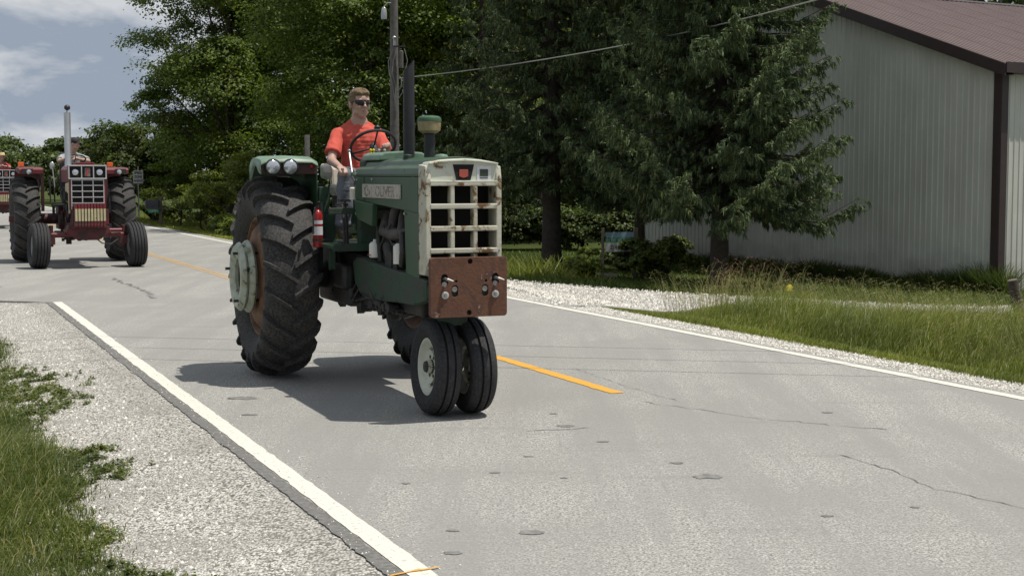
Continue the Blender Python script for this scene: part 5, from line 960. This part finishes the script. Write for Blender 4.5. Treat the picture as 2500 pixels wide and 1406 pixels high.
def person(label, root, J, shirt, pants, hat=None, yaw=0, pitch=0, glasses=True, hi=True, hairm='hair', boots='boot_leather', hands=None):
    P = thing('person', label, 'person', root.location, root.rotation_euler[2]); vx = .0075 if hi else .012
    b = MB(); hc = np.array(J['head'], float); Rm = rotm((0, rad(pitch), rad(yaw))); SC = 1.09 if hi else 1.0; H_ = lambda x, y, z: hc + Rm @ np.array([x, y, z]) * SC
    rt = (0, rad(pitch), rad(yaw)); B = lambda c, r: b.ball(H_(*c), np.array(r) * SC, 18, 12, rt)
    B((-.012, 0, .025), (.094, .075, .092)); B((.028, 0, .038), (.062, .064, .055)); B((.038, 0, -.018), (.050, .057, .06)); B((.038, 0, -.062), (.044, .050, .042)); B((.052, 0, -.088), (.028, .032, .022)); B((.0, .0, -.05), (.055, .056, .055))
    for sy in (-1, 1):
        B((.052, sy * .036, -.025), (.028, .022, .020)); B((.072, sy * .028, .030), (.018, .026, .010)); B((-.006, sy * .077, -.008), (.018, .010, .032)); B((-.010, sy * .083, .010), (.012, .008, .016)); b.ball(H_(.022, sy * .05, -.065), (.032, .012, .02), 12, 8, rt)
    limb(b, H_(.082, 0, .015), H_(.108, 0, -.020), .008, .0125); 
    for sy in (-1, 1): B((.098, sy * .011, -.026), (.012, .008, .008))
    B((.086, 0, -.050), (.012, .024, .007)); B((.082, 0, -.064), (.013, .020, .008))
    nb = np.array(J['neck'], float); limb(b, nb + np.array([0, 0, -.04]), H_(-.012, 0, -.06), .070, .060)
    L = lambda a, c, r0, r1: limb(b, J[a], J[c], r0, r1)
    L('sh_r', 'el_r', .047, .040); L('el_r', 'wr_r', .040, .027); L('sh_l', 'el_l', .047, .040); L('el_l', 'wr_l', .040, .027)
    limb(b, J['pelvis'], nb, .09, .08); limb(b, J['sh_r'], J['sh_l'], .05, .05)
    for s_ in 'rl': L('hip_' + s_, 'kn_' + s_, .065, .05); L('kn_' + s_, 'an_' + s_, .048, .032)
    hd = hands or {}
    for s_, th in (('r', 1), ('l', -1)):
        q = hd.get(s_, {}); d_ = q.get('dir', tuple(np.array(J['wr_' + s_]) - np.array(J['el_' + s_]))); hand(b, J['wr_' + s_], d_, q.get('palm', (0, 0, -1)), q.get('curl', .6), th * q.get('flip', 1))
    skinned(b, 'body', 'skin', P, vx, 3 if hi else 2)
    # shirt
    t = MB(); pv, nk = np.array(J['pelvis'], float), nb
    for k in range(15):
        q = k / 14; c = pv + (nk - pv) * q * .93; wv = np.interp(q, [0, .15, .4, .75, .9, 1], [.165, .155, .155, .175, .152, .085]); dv = np.interp(q, [0, .15, .4, .75, .9, 1], [.135, .125, .115, .125, .10, .072]); t.ball(c, (dv, wv, .06), 20, 10)
    for s_, y in (('r', -1), ('l', 1)):
        s0, e0 = np.array(J['sh_' + s_], float), np.array(J['el_' + s_], float); limb(t, s0 + np.array([0, -y * .05, .0]), s0, .062, .056); dv_ = e0 - s0; t.tube([s0 - dv_ * .08, s0 + dv_ * .3, s0 + dv_ * .74], [.052, .058, .070], 20); limb(t, nk + np.array([-.01, y * .05, -.018]), s0 + np.array([0, -y * .03, .010]), .046, .046)
    skinned(t, 'shirt', shirt, P, vx * 1.1, 2, .009, 30, 11)
    if hi: 
        cl = MB(); cp = []
        for a in np.linspace(0, 2 * np.pi, 25): cp.append(nk + np.array([.010 + .074 * math.cos(a), .080 * math.sin(a), -.012 - .040 * math.cos(a) - .004 * abs(math.sin(a))]))
        cl.tube(cp, .0105, 8, cap=False).build('collar', shirt, P)
    t = MB(); t.ball(np.array(J['pelvis']) + np.array([0, 0, -.03]), (.14, .17, .10), 20, 12)
    for s_ in 'rl':
        h0, k0, a0 = [np.array(J[q + s_], float) for q in ('hip_', 'kn_', 'an_')]; limb(t, h0, k0, .092, .074); limb(t, k0, k0 + (a0 - k0) * .9, .072, .066); t.ball(k0 + (a0 - k0) * .93, (.075, .068, .04), 14, 8)
    skinned(t, 'trousers', pants, P, vx * 1.25, 3, .014, 20, 6)
    for s_ in 'rl':
        a0 = np.array(J['an_' + s_], float); t = MB(); limb(t, a0, a0 + np.array([0, 0, -.04]), .048, .046); limb(t, a0 + np.array([-.03, 0, -.055]), a0 + np.array([.15, 0, -.062]), .042, .034); t.ball(a0 + np.array([.06, 0, -.085]), (.13, .045, .018), 14, 6); skinned(t, 'boot', boots, P, vx * 1.3, 2)
    if hat is None:
        t = MB(); Q = lambda c, r: t.ball(H_(*c), np.array(r) * SC, 18, 12, rt)
        Q((-.018, 0, .042), (.096, .081, .088)); Q((.020, 0, .085), (.068, .066, .040)); Q((-.05, 0, .0), (.062, .076, .06)); 
        for sy in (-1, 1): Q((-.02, sy * .066, .025), (.045, .016, .05))
        r_ = np.random.default_rng(3)
        for k in range(60): a = r_.uniform(-2.2, 2.2); c = (.052 * math.cos(a) + .005, .058 * math.sin(a), .098 + r_.uniform(-.01, .02) - .02 * abs(math.sin(a))); Q(c, (.022, .012, .009))
        for k in range(16): Q((.070 + r_.uniform(-.006, .010), r_.uniform(-.045, .045), .082 + r_.uniform(-.005, .012)), (.014, .012, .010))
        h = skinned(t, 'hair', hairm, P, .006, 1, .006, 90, 3)
    elif hat == 'cap':
        t = MB(); t.ball(H_(-.012, 0, .055), (.104, .086, .085), 20, 12, rt); t.build('cap', 'dark_cap', P); t = MB(); t.ball(H_(.10, 0, .045), (.07, .066, .009), 18, 8, (0, rad(pitch + 12), rad(yaw))); t.build('cap_brim', 'dark_cap', P)
    else:
        t = MB(); t.lathe([(.02, .095), (.03, .15), (.045, .215), (.05, .22), (.04, .15), (.045, .098), (.12, .085), (.145, .07), (.14, 0)], seg=28); o = t.build('straw_hat', 'straw', P); o.location = H_(0, 0, .02); o.rotation_euler = (0, rad(pitch), rad(yaw))
    if glasses:
        o = part_empty('sunglasses', P); o.location = hc; o.rotation_euler = rt; o.scale = (SC,) * 3
        for sy in (-1, 1):
            V = []; 
            for k in range(9):
                q = k / 8; y = sy * (.007 + .062 * q); x = .104 - .045 * q ** 2.2; V += [(x, y, .028 - .002 * q), (x + .005, y * .98, .008), (x - .001, y, -.019 + .024 * q ** 2.2 + (.010 if q < .1 else 0))]
            F = [(3 * i + j, 3 * i + j + 1, 3 * i + 4 + j, 3 * i + 3 + j) for i in range(8) for j in range(2)]; l = MB().add(V, F, True).build('lens', 'lens_black', o); md = l.modifiers.new('s', 'SOLIDIFY'); md.thickness = .003
            MB().tube([(.060, sy * .068, .018), (.02, sy * .078, .014), (-.015, sy * .083, .012)], .0032, 6).build('temple', 'lens_black', o)
        MB().tube([(.103, -.008, .018), (.107, 0, .019), (.103, .008, .018)], .0035, 6).tube([(.062, -.068, .025), (.096, -.035, .026), (.106, 0, .025), (.096, .035, .026), (.062, .068, .025)], .0032, 6).build('bridge', 'lens_black', o)
        b = MB().ball((.095, 0, -.0545), (.0045, .021, .0032), 12, 6).build('mouth', 'lips', P); b.location = hc; b.rotation_euler = rt; b.scale = (SC,) * 3
    return P
J1 = dict(head=(.285, 0, 2.332), neck=(.25, 0, 2.18), sh_r=(.25, -.19, 2.075), el_r=(.40, -.285, 1.85), wr_r=(.68, -.285, 1.79), sh_l=(.25, .175, 2.075), el_l=(.40, .205, 1.87), wr_l=(.52, .17, 1.93), pelvis=(.24, 0, 1.71), hip_r=(.30, -.10, 1.70), kn_r=(.70, -.235, 1.72), an_r=(.70, -.27, 1.30), hip_l=(.30, .10, 1.70), kn_l=(.72, .2, 1.70), an_l=(.74, .22, 1.28))
person('person in a red t-shirt and dark sunglasses steering the green tractor', gt, J1, 'shirt_red', 'jeans_grey', yaw=8, pitch=0, hands={'r': dict(palm=(.2, 0, -1), curl=.75), 'l': dict(dir=(.2, -.1, .2), palm=(.3, .2, -.9), curl=.9)})
J2 = dict(head=(.26, .05, 2.36), neck=(.18, 0, 2.18), sh_r=(.18, -.2, 2.10), el_r=(.42, -.28, 2.02), wr_r=(.56, -.06, 2.09), sh_l=(.18, .2, 2.10), el_l=(.42, .29, 2.02), wr_l=(.60, .06, 2.06), pelvis=(.18, 0, 1.80), hip_r=(.2, -.1, 1.78), kn_r=(.66, -.22, 1.76), an_r=(.70, -.24, 1.28), hip_l=(.2, .1, 1.78), kn_l=(.66, .2, 1.76), an_l=(.7, .2, 1.28))
person('seated person in grey shirt and dark cap leaning over the red tractor steering wheel', rt1, J2, 'shirt_grey', 'jeans_dark', hat='cap', yaw=55, pitch=6, glasses=False, hi=False)
person('far person in a bright red shirt and straw hat on the leftmost tractor', rt2, J2, 'shirt_bright_red', 'jeans_dark', hat='straw', yaw=15, pitch=0, glasses=False, hi=False)
print('objects', len(bpy.data.objects), 'tris', sum(len(o.data.polygons)*(o.data.polygons[0].loop_total-2) for o in bpy.data.objects if o.type == 'MESH' and len(o.data.polygons)))
